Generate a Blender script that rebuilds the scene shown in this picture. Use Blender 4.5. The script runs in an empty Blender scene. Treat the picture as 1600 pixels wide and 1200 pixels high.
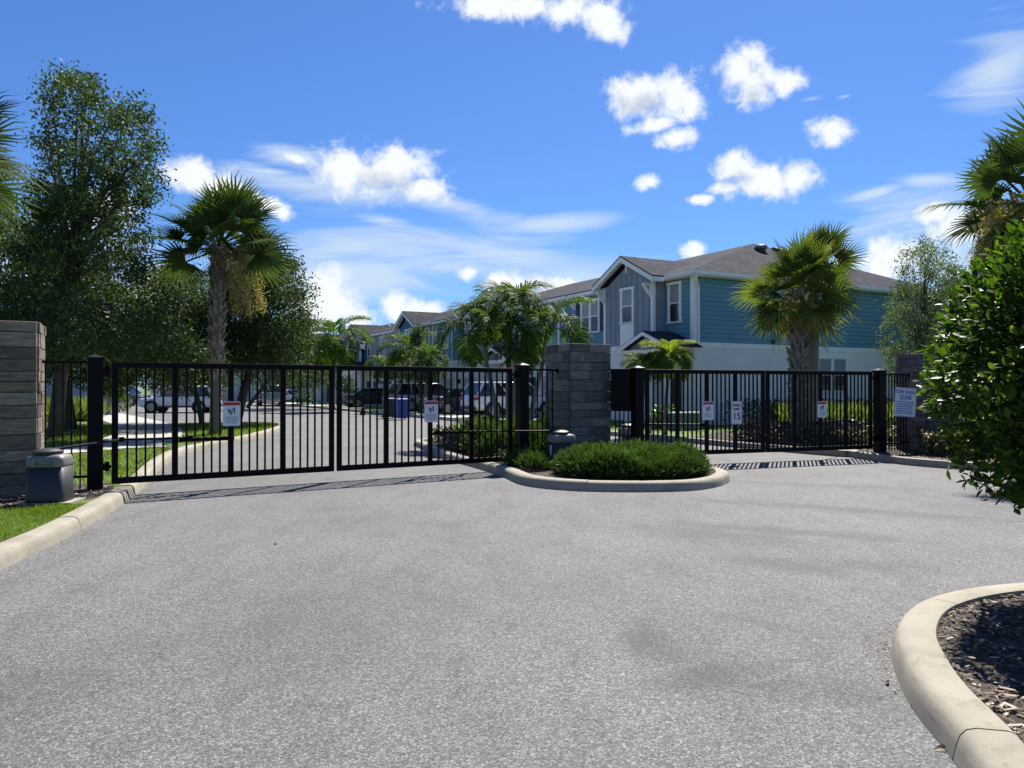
import bpy, bmesh, math, random
import numpy as np
from mathutils import Vector, Matrix
from mathutils.geometry import tessellate_polygon
R = math.radians
random.seed(7); rng = np.random.default_rng(7)
scene = bpy.context.scene
COL = scene.collection
# ------------------------------------------------------------------ camera
F = 1200.0; CX = 800.0; HY = 606.0; EYE = 1.6
cam = bpy.data.objects.new('camera', bpy.data.cameras.new('camera')); COL.objects.link(cam)
cam.data.sensor_width = 36.0; cam.data.lens = 27.0
cam.data.clip_start = 0.05; cam.data.clip_end = 3000
cam.location = (0, 0, EYE); cam.rotation_euler = (R(90.29), 0, 0)
scene.camera = cam
# ------------------------------------------------------------------ light
SUN_EL, SUN_AZ = 53.0, 20.0
SKY_STRENGTH = 0.0452
EXPOSURE = 1.5
scene.view_settings.view_transform = 'Standard'
scene.view_settings.look = 'None'
scene.view_settings.exposure = EXPOSURE
scene.view_settings.gamma = 1.0
scene.view_settings.use_curve_mapping = False
sun = bpy.data.objects.new('sun', bpy.data.lights.new('sun', 'SUN')); COL.objects.link(sun)
sun.data.energy = 3.55; sun.data.angle = R(0.53); sun.data.color = (1.0, 0.95, 0.86)
sd = Vector((math.sin(R(SUN_AZ)) * math.cos(R(SUN_EL)), math.cos(R(SUN_AZ)) * math.cos(R(SUN_EL)), math.sin(R(SUN_EL))))
sun.rotation_euler = sd.to_track_quat('Z', 'Y').to_euler()

def N(nt, t, **kw):
    n = nt.nodes.new(t)
    for k, v in kw.items():
        if k in n.inputs: n.inputs[k].default_value = v
        else: setattr(n, k, v)
    return n
def L(nt, a, b): nt.links.new(a, b)
def mth(nt, op, a, b=None, c=None, clamp=False):
    n = nt.nodes.new('ShaderNodeMath'); n.operation = op; n.use_clamp = clamp
    for i, v in enumerate((a, b, c)):
        if v is None: continue
        if isinstance(v, (int, float)): n.inputs[i].default_value = v
        else: L(nt, v, n.inputs[i])
    return n.outputs[0]
def mixc(nt, f, a, b, mode='MIX'):
    n = nt.nodes.new('ShaderNodeMix'); n.data_type = 'RGBA'; n.blend_type = mode
    for s, v in ((n.inputs[0], f), (n.inputs[6], a), (n.inputs[7], b)):
        if isinstance(v, (int, float)): s.default_value = v
        elif isinstance(v, tuple): s.default_value = (*v, 1) if len(v) == 3 else v
        else: L(nt, v, s)
    return n.outputs[2]
def ramp(nt, fac, stops):
    n = nt.nodes.new('ShaderNodeValToRGB'); cr = n.color_ramp
    while len(cr.elements) < len(stops): cr.elements.new(0.5)
    for e, (p, c) in zip(cr.elements, stops):
        e.position = p; e.color = (*c, 1) if isinstance(c, tuple) else (c, c, c, 1)
    L(nt, fac, n.inputs[0]); return n.outputs[0]

def smooth(nt, v, a, b):
    n = nt.nodes.new('ShaderNodeMapRange'); n.interpolation_type = 'SMOOTHSTEP'
    L(nt, v, n.inputs[0]); n.inputs[1].default_value = a; n.inputs[2].default_value = b
    return n.outputs[0]

def build_world():
    w = bpy.data.worlds.new('World'); scene.world = w; w.use_nodes = True
    nt = w.node_tree; nt.nodes.clear()
    sky = N(nt, 'ShaderNodeTexSky'); sky.sky_type = 'NISHITA'; sky.sun_disc = False
    sky.sun_elevation = R(SUN_EL); sky.sun_rotation = R(SUN_AZ)
    sky.air_density = 1.0; sky.dust_density = 0.25; sky.ozone_density = 3.0; sky.altitude = 10
    tc = N(nt, 'ShaderNodeTexCoord'); sep = N(nt, 'ShaderNodeSeparateXYZ')
    nrm = N(nt, 'ShaderNodeVectorMath', operation='NORMALIZE'); L(nt, tc.outputs['Generated'], nrm.inputs[0]); L(nt, nrm.outputs[0], sep.inputs[0])
    x, y, z = sep.outputs
    az = mth(nt, 'ARCTAN2', x, y); el = mth(nt, 'ARCSINE', z)
    # the same sky all round: azimuth folded into quarter turns
    azf = mth(nt, 'SUBTRACT', mth(nt, 'FLOORED_MODULO', mth(nt, 'ADD', az, math.pi / 4), math.pi / 2), math.pi / 4)
    cmb = N(nt, 'ShaderNodeCombineXYZ'); L(nt, azf, cmb.inputs[0]); L(nt, el, cmb.inputs[1])
    def ang(px, py):
        a = math.atan((px - CX) / F); return a, math.atan((HY - py) / F * math.cos(a))
    def noise(scale, detail, rough, stretch=(1, 1, 1), dist=0.0, off=0.0):
        m = N(nt, 'ShaderNodeMapping'); m.inputs['Scale'].default_value = stretch; m.inputs['Location'].default_value = (off, off, 0)
        L(nt, cmb.outputs[0], m.inputs[0])
        t = N(nt, 'ShaderNodeTexNoise'); t.inputs['Scale'].default_value = scale; t.inputs['Detail'].default_value = detail
        t.inputs['Roughness'].default_value = rough; t.inputs['Distortion'].default_value = dist
        L(nt, m.outputs[0], t.inputs[0]); return t.outputs[0]
    def blobs(lst):
        out = None
        for (px, py, rx, ry, rot) in lst:
            a, e = ang(px, py)
            m = N(nt, 'ShaderNodeMapping'); m.vector_type = 'TEXTURE'
            m.inputs['Location'].default_value = (a, e, 0)
            m.inputs['Rotation'].default_value = (0, 0, R(rot))
            m.inputs['Scale'].default_value = (rx / F * math.cos(a) ** 2, ry / F * math.cos(a), 1)
            L(nt, cmb.outputs[0], m.inputs[0])
            ln = N(nt, 'ShaderNodeVectorMath', operation='LENGTH'); L(nt, m.outputs[0], ln.inputs[0])
            v = mth(nt, 'SUBTRACT', 1.0, ln.outputs['Value'])
            out = v if out is None else mth(nt, 'MAXIMUM', out, v)
        return out
    cumulus = [(560, 268, 70, 34, -8), (610, 268, 75, 36, 5), (655, 292, 50, 20, -8), (535, 262, 40, 24, 0),
               (1000, 148, 48, 30, 0), (1055, 148, 42, 34, 10), (985, 160, 36, 22, 0), (1080, 158, 22, 22, 0),
               (1160, 105, 36, 32, 0), (1180, 130, 38, 32, 0), (1230, 128, 34, 18, 0), (1175, 145, 26, 16, 0),
               (1058, 216, 34, 15, 0), (1020, 196, 40, 11, 8), (1300, 203, 34, 20, -10), (1305, 218, 18, 14, 0),
               (1150, 265, 32, 28, 0), (1190, 285, 62, 28, -3), (1245, 278, 36, 26, 0), (1135, 292, 26, 10, 0),
               (1010, 285, 22, 11, 15), (1090, 311, 22, 7, 0), (800, 8, 95, 18, 0), (900, 14, 70, 22, 0), (948, 30, 42, 24, -35), (765, 8, 60, 14, 0),
               (1085, 391, 24, 14, 0), (300, 275, 62, 26, 0), (345, 292, 62, 24, -18), (420, 320, 42, 12, -20), (462, 247, 16, 6, -15),
               (500, 450, 42, 36, 0), (530, 475, 48, 34, -20), (500, 485, 70, 34, 0), (560, 500, 34, 22, 0),
               (620, 482, 24, 22, 0), (650, 484, 52, 18, 0), (732, 427, 15, 11, 0), (790, 440, 40, 16, 0), (830, 446, 44, 14, 0), (885, 443, 30, 11, 0),
               (1390, 400, 46, 34, 10), (1370, 415, 44, 26, 0), (1465, 332, 30, 20, 0), (1500, 350, 50, 30, 0), (1300, 470, 60, 20, 0), (240, 470, 60, 40, 0), (160, 330, 50, 30, 0)]
    m1 = blobs(cumulus)
    n1 = noise(29, 12, 0.66, dist=0.25)
    d = mth(nt, 'ADD', m1, mth(nt, 'MULTIPLY', mth(nt, 'SUBTRACT', n1, 0.5), 2.9))
    cum = smooth(nt, d, -0.34, 0.66)
    m1b = blobs([(a_, b_ + .5 * d_, c_ * .95, d_ * .62, e_) for a_, b_, c_, d_, e_ in (cumulus[1], cumulus[4], cumulus[9], cumulus[13 + 3], cumulus[-9])])
    shade = smooth(nt, mth(nt, 'ADD', m1b, mth(nt, 'MULTIPLY', mth(nt, 'SUBTRACT', noise(34, 6, 0.6, off=0.013), 0.5), 2.6)), -0.1, 1.0)
    cirrus = [(480, 290, 150, 20, -4), (730, 328, 140, 20, -13), (860, 350, 130, 15, 3), (600, 345, 52, 12, -6), (420, 268, 50, 7, 0), (450, 240, 70, 20, -10),
              (800, 400, 190, 34, -9), (650, 400, 210, 52, -5), (900, 430, 240, 38, -4), (560, 430, 240, 70, 4),
              (1370, 300, 50, 9, 12), (1450, 280, 70, 14, -8), (1560, 110, 90, 60, 30), (1270, 153, 26, 6, 0), (1320, 150, 20, 5, 5), (1450, 380, 170, 90, 0), (60, 420, 200, 90, 0)]
    m2 = blobs(cirrus)
    n2 = noise(11, 9, 0.62, stretch=(0.35, 2.0, 1), dist=1.0)
    cir = mth(nt, 'MULTIPLY', smooth(nt, mth(nt, 'ADD', m2, mth(nt, 'MULTIPLY', mth(nt, 'SUBTRACT', n2, 0.5), 3.0)), -0.3, 1.2), 0.85)
    # sky tint: clear subtropical blue
    tint = mixc(nt, 1.0, sky.outputs[0], (0.43, 0.665, 1.03), 'MULTIPLY')
    c0 = mixc(nt, cir, tint, (5.2, 6.2, 7.4))
    white = mixc(nt, shade, (7.5, 7.8, 8.1), (4.7, 5.3, 6.2))
    c1 = mixc(nt, cum, c0, white)
    bg = N(nt, 'ShaderNodeBackground'); L(nt, c1, bg.inputs[0]); bg.inputs[1].default_value = SKY_STRENGTH
    out = N(nt, 'ShaderNodeOutputWorld'); L(nt, bg.outputs[0], out.inputs[0])
build_world()

# ------------------------------------------------------------------ materials
def newmat(name):
    m = bpy.data.materials.new(name); m.use_nodes = True
    nt = m.node_tree; nt.nodes.clear()
    b = N(nt, 'ShaderNodeBsdfPrincipled'); o = N(nt, 'ShaderNodeOutputMaterial'); L(nt, b.outputs[0], o.inputs[0])
    return m, nt, b, o
def obj_random(nt):
    return N(nt, 'ShaderNodeObjectInfo').outputs['Random']
def wpos(nt, scale=(1, 1, 1), space='world'):
    m = N(nt, 'ShaderNodeMapping'); m.inputs['Scale'].default_value = scale
    if space == 'world': L(nt, N(nt, 'ShaderNodeNewGeometry').outputs['Position'], m.inputs[0])
    else: L(nt, N(nt, 'ShaderNodeTexCoord').outputs['Object'], m.inputs[0])
    return m.outputs[0]
def tnoise(nt, vec, scale, detail=4, rough=0.55):
    t = N(nt, 'ShaderNodeTexNoise'); t.inputs['Scale'].default_value = scale; t.inputs['Detail'].default_value = detail
    t.inputs['Roughness'].default_value = rough; L(nt, vec, t.inputs[0]); return t.outputs[0]
def bump(nt, b, h, strength, dist):
    n = N(nt, 'ShaderNodeBump'); n.inputs['Strength'].default_value = strength; n.inputs['Distance'].default_value = dist
    L(nt, h, n.inputs['Height']); L(nt, n.outputs[0], b.inputs['Normal']); return n
def pm(name, col, rough=0.6, var=0.15, scale=3.0, bmp=0.0, bscale=60.0, metal=0.0, spec=0.5, objvar=0.0, stretch=(1, 1, 1), space='world', coat=0.0):
    m, nt, b, o = newmat(name)
    v = wpos(nt, stretch, space)
    n = tnoise(nt, v, scale, 6)
    f = ramp(nt, n, [(0.3, 1 - var), (0.7, 1 + var)])
    c = mixc(nt, 1.0, col, f, 'MULTIPLY')
    if objvar:
        r = mth(nt, 'MULTIPLY_ADD', obj_random(nt), 2 * objvar, 1 - objvar)
        cc = N(nt, 'ShaderNodeCombineColor'); [L(nt, r, cc.inputs[i]) for i in range(3)]
        c = mixc(nt, 1.0, c, cc.outputs[0], 'MULTIPLY')
    L(nt, c, b.inputs['Base Color'])
    b.inputs['Roughness'].default_value = rough; b.inputs['Metallic'].default_value = metal
    b.inputs['Specular IOR Level'].default_value = spec; b.inputs['Coat Weight'].default_value = coat
    if bmp: bump(nt, b, tnoise(nt, v, bscale, 5), bmp, 0.01)
    return m
def leafmat(name, a, c, trans=0.35, rough=0.45, tip=None, spec=0.4):
    """foliage: each leaf has its own colour (face attribute rnd), light passes through"""
    m, nt, b, o = newmat(name)
    at = N(nt, 'ShaderNodeAttribute'); at.attribute_name = 'rnd'
    stops = [(0.0, a), (0.75, c)]
    if tip: stops.append((1.0, tip))
    r = mth(nt, 'FRACT', mth(nt, 'ADD', at.outputs['Fac'], 0.0))
    cr = ramp(nt, r, stops)
    g = tnoise(nt, wpos(nt), 1.3, 3)
    cr = mixc(nt, 1.0, cr, ramp(nt, g, [(0.3, 0.75), (0.7, 1.25)]), 'MULTIPLY')
    L(nt, cr, b.inputs['Base Color']); b.inputs['Roughness'].default_value = rough
    b.inputs['Specular IOR Level'].default_value = spec
    t = N(nt, 'ShaderNodeBsdfTranslucent')
    L(nt, mixc(nt, 1.0, cr, (1.5, 1.7, 0.6), 'MULTIPLY'), t.inputs[0])
    mx = N(nt, 'ShaderNodeMixShader'); mx.inputs[0].default_value = trans
    L(nt, b.outputs[0], mx.inputs[1]); L(nt, t.outputs[0], mx.inputs[2]); L(nt, mx.outputs[0], o.inputs[0])
    return m

def asphalt_mat():
    m, nt, b, o = newmat('asphalt')
    p = wpos(nt)
    vo = N(nt, 'ShaderNodeTexVoronoi'); vo.inputs['Scale'].default_value = 120; L(nt, p, vo.inputs[0])
    sc = N(nt, 'ShaderNodeSeparateColor'); L(nt, vo.outputs['Color'], sc.inputs[0])
    stone = ramp(nt, sc.outputs[0], [(0.0, (0.035, 0.035, 0.037)), (0.4, (0.095, 0.094, 0.096)), (0.8, (0.16, 0.158, 0.158)), (1.0, (0.36, 0.355, 0.35))])
    vo2 = N(nt, 'ShaderNodeTexVoronoi'); vo2.inputs['Scale'].default_value = 62; L(nt, p, vo2.inputs[0])
    s2 = N(nt, 'ShaderNodeSeparateColor'); L(nt, vo2.outputs['Color'], s2.inputs[0])
    c = mixc(nt, 0.3, stone, ramp(nt, s2.outputs[1], [(0, 0.075), (0.7, 0.13), (1.0, 0.24)]))
    big = tnoise(nt, p, 0.35, 5, 0.6)
    c = mixc(nt, 1.0, c, ramp(nt, big, [(0.3, 0.8), (0.7, 1.1)]), 'MULTIPLY')
    med = tnoise(nt, wpos(nt, (1.4, 0.5, 1)), 1.6, 5, 0.65)
    c = mixc(nt, 1.0, c, ramp(nt, med, [(0.25, 0.76), (0.5, 0.98), (0.8, 1.1)]), 'MULTIPLY')
    # stains: oil and tyre marks with a place of their own
    def stain(x, y, rx, ry, rot, k):
        mp = N(nt, 'ShaderNodeMapping'); mp.vector_type = 'TEXTURE'
        mp.inputs['Location'].default_value = (x, y, 0); mp.inputs['Rotation'].default_value = (0, 0, R(rot)); mp.inputs['Scale'].default_value = (rx, ry, 1)
        L(nt, p, mp.inputs[0])
        ln = N(nt, 'ShaderNodeVectorMath', operation='LENGTH'); L(nt, mp.outputs[0], ln.inputs[0])
        e = mth(nt, 'ADD', mth(nt, 'SUBTRACT', 1.0, ln.outputs['Value']), mth(nt, 'MULTIPLY', mth(nt, 'SUBTRACT', tnoise(nt, p, 3.0, 6, 0.65), 0.5), 1.8))
        return mth(nt, 'MULTIPLY', smooth(nt, e, -0.15, 0.85), k * 1.5)
    st = None
    for a in ((0.86, 4.85, 0.22, 0.5, 0, .34), (1.15, 4.3, 0.7, 0.25, 20, .26), (1.6, 4.05, .6, .3, -15, .22), (2.5, 6.9, 0.9, 0.35, -35, .24),
              (3.0, 8.6, 1.6, 0.3, -25, .26), (3.4, 6.9, 1.0, .4, 0, .2), (4.2, 10.2, 2.2, 0.35, -28, .26), (-1.2, 5.2, 1.4, 1.6, 0, .12), (2.3, 8.3, 1.6, .5, -30, .2), (-2.6, 3.8, 1.2, 1.0, 0, .1), (1.75, 5.2, .5, .12, -40, .2), (5.2, 12.6, 2.2, .3, -20, .22)):
        v = stain(*a); st = v if st is None else mth(nt, 'MAXIMUM', st, v)
    c = mixc(nt, st, c, (0.035, 0.035, 0.037))
    cv = N(nt, 'ShaderNodeTexVoronoi'); cv.feature = 'DISTANCE_TO_EDGE'; cv.inputs['Scale'].default_value = 0.33
    wv = N(nt, 'ShaderNodeVectorMath', operation='ADD'); L(nt, p, wv.inputs[0]); tn = N(nt, 'ShaderNodeTexNoise'); tn.inputs['Scale'].default_value = 1.6; tn.inputs['Detail'].default_value = 8; L(nt, p, tn.inputs[0]); L(nt, tn.outputs['Color'], wv.inputs[1]); L(nt, wv.outputs[0], cv.inputs[0])
    crk = mth(nt, 'MULTIPLY', mth(nt, 'SUBTRACT', 1.0, smooth(nt, cv.outputs[0], 0.0008, 0.005)), smooth(nt, tnoise(nt, p, 0.5, 3), 0.56, 0.66))
    c = mixc(nt, mth(nt, 'MULTIPLY', crk, 0.75), c, (0.03, 0.03, 0.03))
    L(nt, c, b.inputs['Base Color']); b.inputs['Roughness'].default_value = 0.82; b.inputs['Specular IOR Level'].default_value = 0.35
    h = mth(nt, 'MULTIPLY', vo.outputs['Distance'], -1.0)
    bump(nt, b, h, 0.55, 0.006)
    return m
def concrete_mat(name, col, stripes=False):
    m, nt, b, o = newmat(name)
    p = wpos(nt)
    c = mixc(nt, 1.0, col, ramp(nt, tnoise(nt, p, 2.2, 7, 0.65), [(0.28, 0.74), (0.5, 0.98), (0.72, 1.12)]), 'MULTIPLY')
    c = mixc(nt, 1.0, c, ramp(nt, tnoise(nt, p, 140, 3, 0.6), [(0.35, 0.86), (0.65, 1.1)]), 'MULTIPLY')
    c = mixc(nt, smooth(nt, tnoise(nt, wpos(nt, (1, 1, 14)), 3.5, 6, 0.7), 0.54, 0.74), c, (0.18, 0.145, 0.105))
    c = mixc(nt, mth(nt, 'MULTIPLY', smooth(nt, tnoise(nt, wpos(nt, (.7, .7, 30)), 5.5, 7, 0.75), 0.6, 0.72), 0.6), c, (0.07, 0.068, 0.065))
    L(nt, c, b.inputs['Base Color']); b.inputs['Roughness'].default_value = 0.85
    bump(nt, b, tnoise(nt, p, 90, 5, 0.65), 0.35, 0.004)
    return m
def stone_mat(name, cols, gscale=1.0):
    """board-marked stone veneer: grain runs along the block, each block its own tone"""
    m, nt, b, o = newmat(name)
    v = wpos(nt, (2.0, 2.0, 16.0), 'obj')
    r = obj_random(nt)
    add = N(nt, 'ShaderNodeVectorMath', operation='ADD'); L(nt, v, add.inputs[0])
    cx = N(nt, 'ShaderNodeCombineXYZ'); L(nt, mth(nt, 'MULTIPLY', r, 40.0), cx.inputs[0]); L(nt, mth(nt, 'MULTIPLY', r, 17.0), cx.inputs[2]); L(nt, cx.outputs[0], add.inputs[1])
    g = tnoise(nt, add.outputs[0], 2.2 * gscale, 9, 0.7)
    base = ramp(nt, r, [(i / max(1, len(cols) - 1), c) for i, c in enumerate(cols)])
    c = mixc(nt, 1.0, base, ramp(nt, g, [(0.3, 0.3), (0.5, 0.95), (0.7, 1.65)]), 'MULTIPLY')
    c = mixc(nt, smooth(nt, tnoise(nt, add.outputs[0], 7, 5, 0.7), 0.6, 0.75), c, (0.02, 0.02, 0.022))
    L(nt, c, b.inputs['Base Color']); b.inputs['Roughness'].default_value = 0.75
    bump(nt, b, g, 0.7, 0.012)
    return m
def shingle_mat():
    m, nt, b, o = newmat('asphalt_shingles')
    tcn = N(nt, 'ShaderNodeTexCoord')
    p = wpos(nt)
    br = N(nt, 'ShaderNodeTexBrick'); br.inputs['Scale'].default_value = 1.0
    br.inputs['Brick Width'].default_value = 0.32; br.inputs['Row Height'].default_value = 0.07
    br.inputs['Mortar Size'].default_value = 0.004
    br.inputs['Color1'].default_value = (0.05, 0.05, 0.054, 1); br.inputs['Color2'].default_value = (0.10, 0.098, 0.10, 1); br.inputs['Mortar'].default_value = (0.025, 0.025, 0.027, 1)
    mp = N(nt, 'ShaderNodeSeparateXYZ'); L(nt, wpos(nt, (1, 1, 1), 'obj'), mp.inputs[0])
    cb = N(nt, 'ShaderNodeCombineXYZ'); L(nt, mth(nt, 'ADD', mp.outputs[0], mp.outputs[1]), cb.inputs[0]); L(nt, mp.outputs[2], cb.inputs[1]); L(nt, cb.outputs[0], br.inputs[0])
    c = mixc(nt, 1.0, br.outputs[0], ramp(nt, tnoise(nt, p, 0.8, 6, 0.6), [(0.3, 0.85), (0.7, 1.25)]), 'MULTIPLY')
    c = mixc(nt, 1.0, c, (0.56, 0.585, 0.70), 'MULTIPLY')
    L(nt, c, b.inputs['Base Color']); b.inputs['Roughness'].default_value = 0.95; b.inputs['Specular IOR Level'].default_value = 0.08
    return m
def bark_mat(name, a, c, sz=(6, 6, 1.5)):
    m, nt, b, o = newmat(name)
    g = tnoise(nt, wpos(nt, sz), 4, 7, 0.7)
    L(nt, ramp(nt, g, [(0.3, a), (0.7, c)]), b.inputs['Base Color']); b.inputs['Roughness'].default_value = 0.9
    bump(nt, b, g, 0.8, 0.03); return m

M = {}
M['asphalt'] = asphalt_mat()
M['kerb'] = concrete_mat('kerb_concrete', (0.29, 0.26, 0.205))
M['walk'] = concrete_mat('walk_concrete', (0.40, 0.38, 0.34))
M['drive'] = concrete_mat('drive_concrete', (0.46, 0.45, 0.42))
M['soil'] = pm('mulch_soil', (0.035, 0.024, 0.018), 0.95, 0.4, 8, 0.8, 90)
M['lawn'] = pm('lawn_soil', (0.075, 0.12, 0.022), 0.9, 0.35, 2.2, 0.6, 60)
M['black'] = pm('black_powder_coat', (0.0022, 0.0022, 0.0035), 0.5, 0.15, 9, 0.05, 200, spec=0.12)
M['stone_l'] = stone_mat('grey_brown_stone', [(0.13, 0.10, 0.075), (0.25, 0.20, 0.15), (0.06, 0.052, 0.045), (0.30, 0.25, 0.19), (0.09, 0.074, 0.06)])
M['stone_c'] = stone_mat('grey_stone', [(0.12, 0.11, 0.10), (0.18, 0.165, 0.15), (0.075, 0.07, 0.065), (0.22, 0.205, 0.185)])
M['stone_r'] = stone_mat('dark_brown_stone', [(0.10, 0.078, 0.08), (0.15, 0.12, 0.125), (0.07, 0.06, 0.064)])
M['mortar'] = pm('dark_joint', (0.02, 0.02, 0.021), 0.95, 0.2, 20)
M['op_dark'] = pm('charcoal_plastic', (0.022, 0.023, 0.026), 0.5, 0.1, 20, 0.08, 300)
M['op_grey'] = pm('grey_plastic', (0.16, 0.155, 0.145), 0.45, 0.1, 20, 0.05, 300)
M['steel'] = pm('dull_steel', (0.18, 0.18, 0.19), 0.4, 0.2, 20, metal=0.6)
M['sign_w'] = pm('sign_white', (0.62, 0.65, 0.70), 0.4, 0.04, 10)
M['sign_r'] = pm('sign_red', (0.38, 0.02, 0.03), 0.4, 0.06, 10)
M['sign_k'] = pm('sign_black', (0.012, 0.012, 0.016), 0.5, 0.1, 10)
M['sign_b'] = pm('sign_blue', (0.06, 0.15, 0.38), 0.4, 0.06, 10)
M['sign_g'] = pm('sign_grey_print', (0.22, 0.27, 0.33), 0.4, 0.06, 10)
M['white_trim'] = pm('white_trim', (0.90, 0.89, 0.85), 0.5, 0.05, 1.5)
M['teal'] = pm('teal_siding', (0.12, 0.28, 0.35), 0.55, 0.10, 1.2)
M['blue'] = pm('blue_siding', (0.05, 0.15, 0.27), 0.55, 0.10, 1.2)
M['grey'] = pm('grey_siding', (0.24, 0.28, 0.33), 0.6, 0.08, 1.2)
M['stucco'] = pm('grey_stucco', (0.86, 0.84, 0.77), 0.85, 0.06, 1.0, 0.3, 160)
M['shingle'] = shingle_mat()
M['glass'] = pm('window_glass', (0.02, 0.024, 0.028), 0.06, 0.3, 1.0, spec=0.7)
M['blind'] = pm('window_blind', (0.28, 0.31, 0.33), 0.3, 0.1, 2.0)
M['navy'] = pm('navy_shutter', (0.012, 0.018, 0.035), 0.5, 0.1, 5)
M['door'] = pm('dark_door', (0.02, 0.022, 0.03), 0.5, 0.1, 5)
M['garage'] = pm('garage_door', (0.50, 0.52, 0.53), 0.5, 0.05, 2)
M['tyre'] = pm('tyre_rubber', (0.012, 0.012, 0.012), 0.8, 0.2, 10)
M['rim'] = pm('alloy_rim', (0.35, 0.35, 0.36), 0.3, 0.1, 10, metal=0.8)
M['carglass'] = pm('car_glass', (0.008, 0.01, 0.012), 0.05, 0.1, 3, spec=0.8)
M['chrome'] = pm('chrome', (0.6, 0.6, 0.62), 0.2, 0.05, 3, metal=1.0)
M['lamp_lens'] = pm('clear_lens', (0.55, 0.56, 0.58), 0.15, 0.05, 3)
M['tail_lens'] = pm('red_lens', (0.35, 0.01, 0.012), 0.15, 0.05, 3)
M['bin_blue'] = pm('blue_bin_plastic', (0.02, 0.06, 0.36), 0.5, 0.06, 4)
M['bin_black'] = pm('black_bin_plastic', (0.02, 0.022, 0.024), 0.5, 0.06, 4)
M['util'] = pm('utility_grey', (0.16, 0.18, 0.17), 0.6, 0.1, 4)
M['lampglass'] = pm('frosted_lamp_glass', (0.7, 0.72, 0.72), 0.3, 0.02, 4)
def carpaint(name, col, metal=0.1):
    return pm(name, col, 0.28, 0.03, 2, metal=metal, coat=0.9)
M['p_white'] = carpaint('white_car_paint', (0.72, 0.73, 0.75), 0)
M['p_silver'] = carpaint('silver_car_paint', (0.38, 0.39, 0.40), 0.5)
M['p_grey'] = carpaint('grey_car_paint', (0.20, 0.22, 0.235), 0.3)
M['p_navy'] = carpaint('navy_car_paint', (0.012, 0.022, 0.05), 0.2)
M['p_dark'] = carpaint('dark_car_paint', (0.025, 0.032, 0.045), 0.2)
M['p_green'] = carpaint('dark_green_car_paint', (0.018, 0.026, 0.026), 0.2)
M['bark'] = bark_mat('oak_bark', (0.035, 0.028, 0.022), (0.12, 0.10, 0.085))
M['sabal_bark'] = bark_mat('sabal_trunk', (0.07, 0.06, 0.05), (0.24, 0.21, 0.18), (3, 3, 9))
M['boot'] = pm('palm_boots', (0.22, 0.19, 0.155), 0.85, 0.35, 14, 0.4, 60)
M['palm_grey'] = bark_mat('ringed_palm_trunk', (0.13, 0.12, 0.10), (0.26, 0.25, 0.22), (1, 1, 14))
M['shaft'] = pm('green_crownshaft', (0.16, 0.24, 0.07), 0.4, 0.15, 6)
M['petiole'] = pm('palm_petiole', (0.14, 0.17, 0.05), 0.5, 0.15, 8)
M['oak'] = leafmat('oak_leaves', (0.020, 0.038, 0.016), (0.062, 0.095, 0.036), 0.26, 0.55, (0.10, 0.135, 0.055), spec=0.14)
M['oak2'] = leafmat('mid_green_leaves', (0.03, 0.06, 0.02), (0.08, 0.125, 0.04), 0.3, 0.45)
M['oak_far'] = leafmat('far_leaves', (0.035, 0.065, 0.025), (0.09, 0.13, 0.05), 0.3, 0.5)
M['slim'] = leafmat('grey_green_leaves', (0.05, 0.075, 0.045), (0.12, 0.155, 0.09), 0.3, 0.55, spec=0.12)
M['sabal'] = leafmat('sabal_fronds', (0.028, 0.052, 0.018), (0.07, 0.105, 0.035), 0.2, 0.8, (0.12, 0.14, 0.05), spec=0.02)
M['sabal_y'] = leafmat('yellowing_sabal_fronds', (0.06, 0.10, 0.02), (0.12, 0.155, 0.04), 0.25, 0.8, (0.20, 0.19, 0.05), spec=0.02)
M['deadf'] = leafmat('dry_frond', (0.12, 0.09, 0.05), (0.24, 0.19, 0.11), 0.2, 0.8)
M['adon'] = leafmat('feather_fronds', (0.028, 0.062, 0.013), (0.085, 0.14, 0.024), 0.34, 0.55, (0.18, 0.21, 0.04), spec=0.06)
M['adon_y'] = leafmat('yellow_feather_fronds', (0.10, 0.15, 0.02), (0.22, 0.26, 0.03), 0.4, 0.55, (0.48, 0.38, 0.03), spec=0.06)
M['plume'] = leafmat('tan_flower_plume', (0.34, 0.26, 0.12), (0.50, 0.40, 0.20), 0.4, 0.8, (0.58, 0.48, 0.27))
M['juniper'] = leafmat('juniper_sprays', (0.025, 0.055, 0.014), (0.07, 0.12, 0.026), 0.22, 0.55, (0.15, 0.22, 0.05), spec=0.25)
M['grass'] = leafmat('grass_blades', (0.08, 0.125, 0.012), (0.14, 0.20, 0.022), 0.4, 0.55, (0.21, 0.25, 0.05))
M['tallgrass'] = leafmat('tall_grass_blades', (0.07, 0.11, 0.03), (0.16, 0.20, 0.06), 0.4, 0.5, (0.26, 0.27, 0.11))
M['chips'] = leafmat('bark_chips', (0.04, 0.027, 0.02), (0.17, 0.12, 0.09), 0.0, 0.8, (0.50, 0.42, 0.34))
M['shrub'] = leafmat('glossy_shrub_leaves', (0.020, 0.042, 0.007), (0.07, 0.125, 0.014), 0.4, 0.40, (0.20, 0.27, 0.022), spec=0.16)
M['hedge'] = leafmat('dark_hedge_leaves', (0.018, 0.032, 0.012), (0.045, 0.065, 0.025), 0.2, 0.4)
M['redhedge'] = leafmat('reddish_hedge_leaves', (0.05, 0.035, 0.02), (0.12, 0.10, 0.04), 0.25, 0.4, (0.30, 0.20, 0.11))
M['purple'] = leafmat('purple_ground_leaves', (0.035, 0.025, 0.025), (0.10, 0.085, 0.06), 0.25, 0.45, (0.34, 0.28, 0.24))

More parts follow.
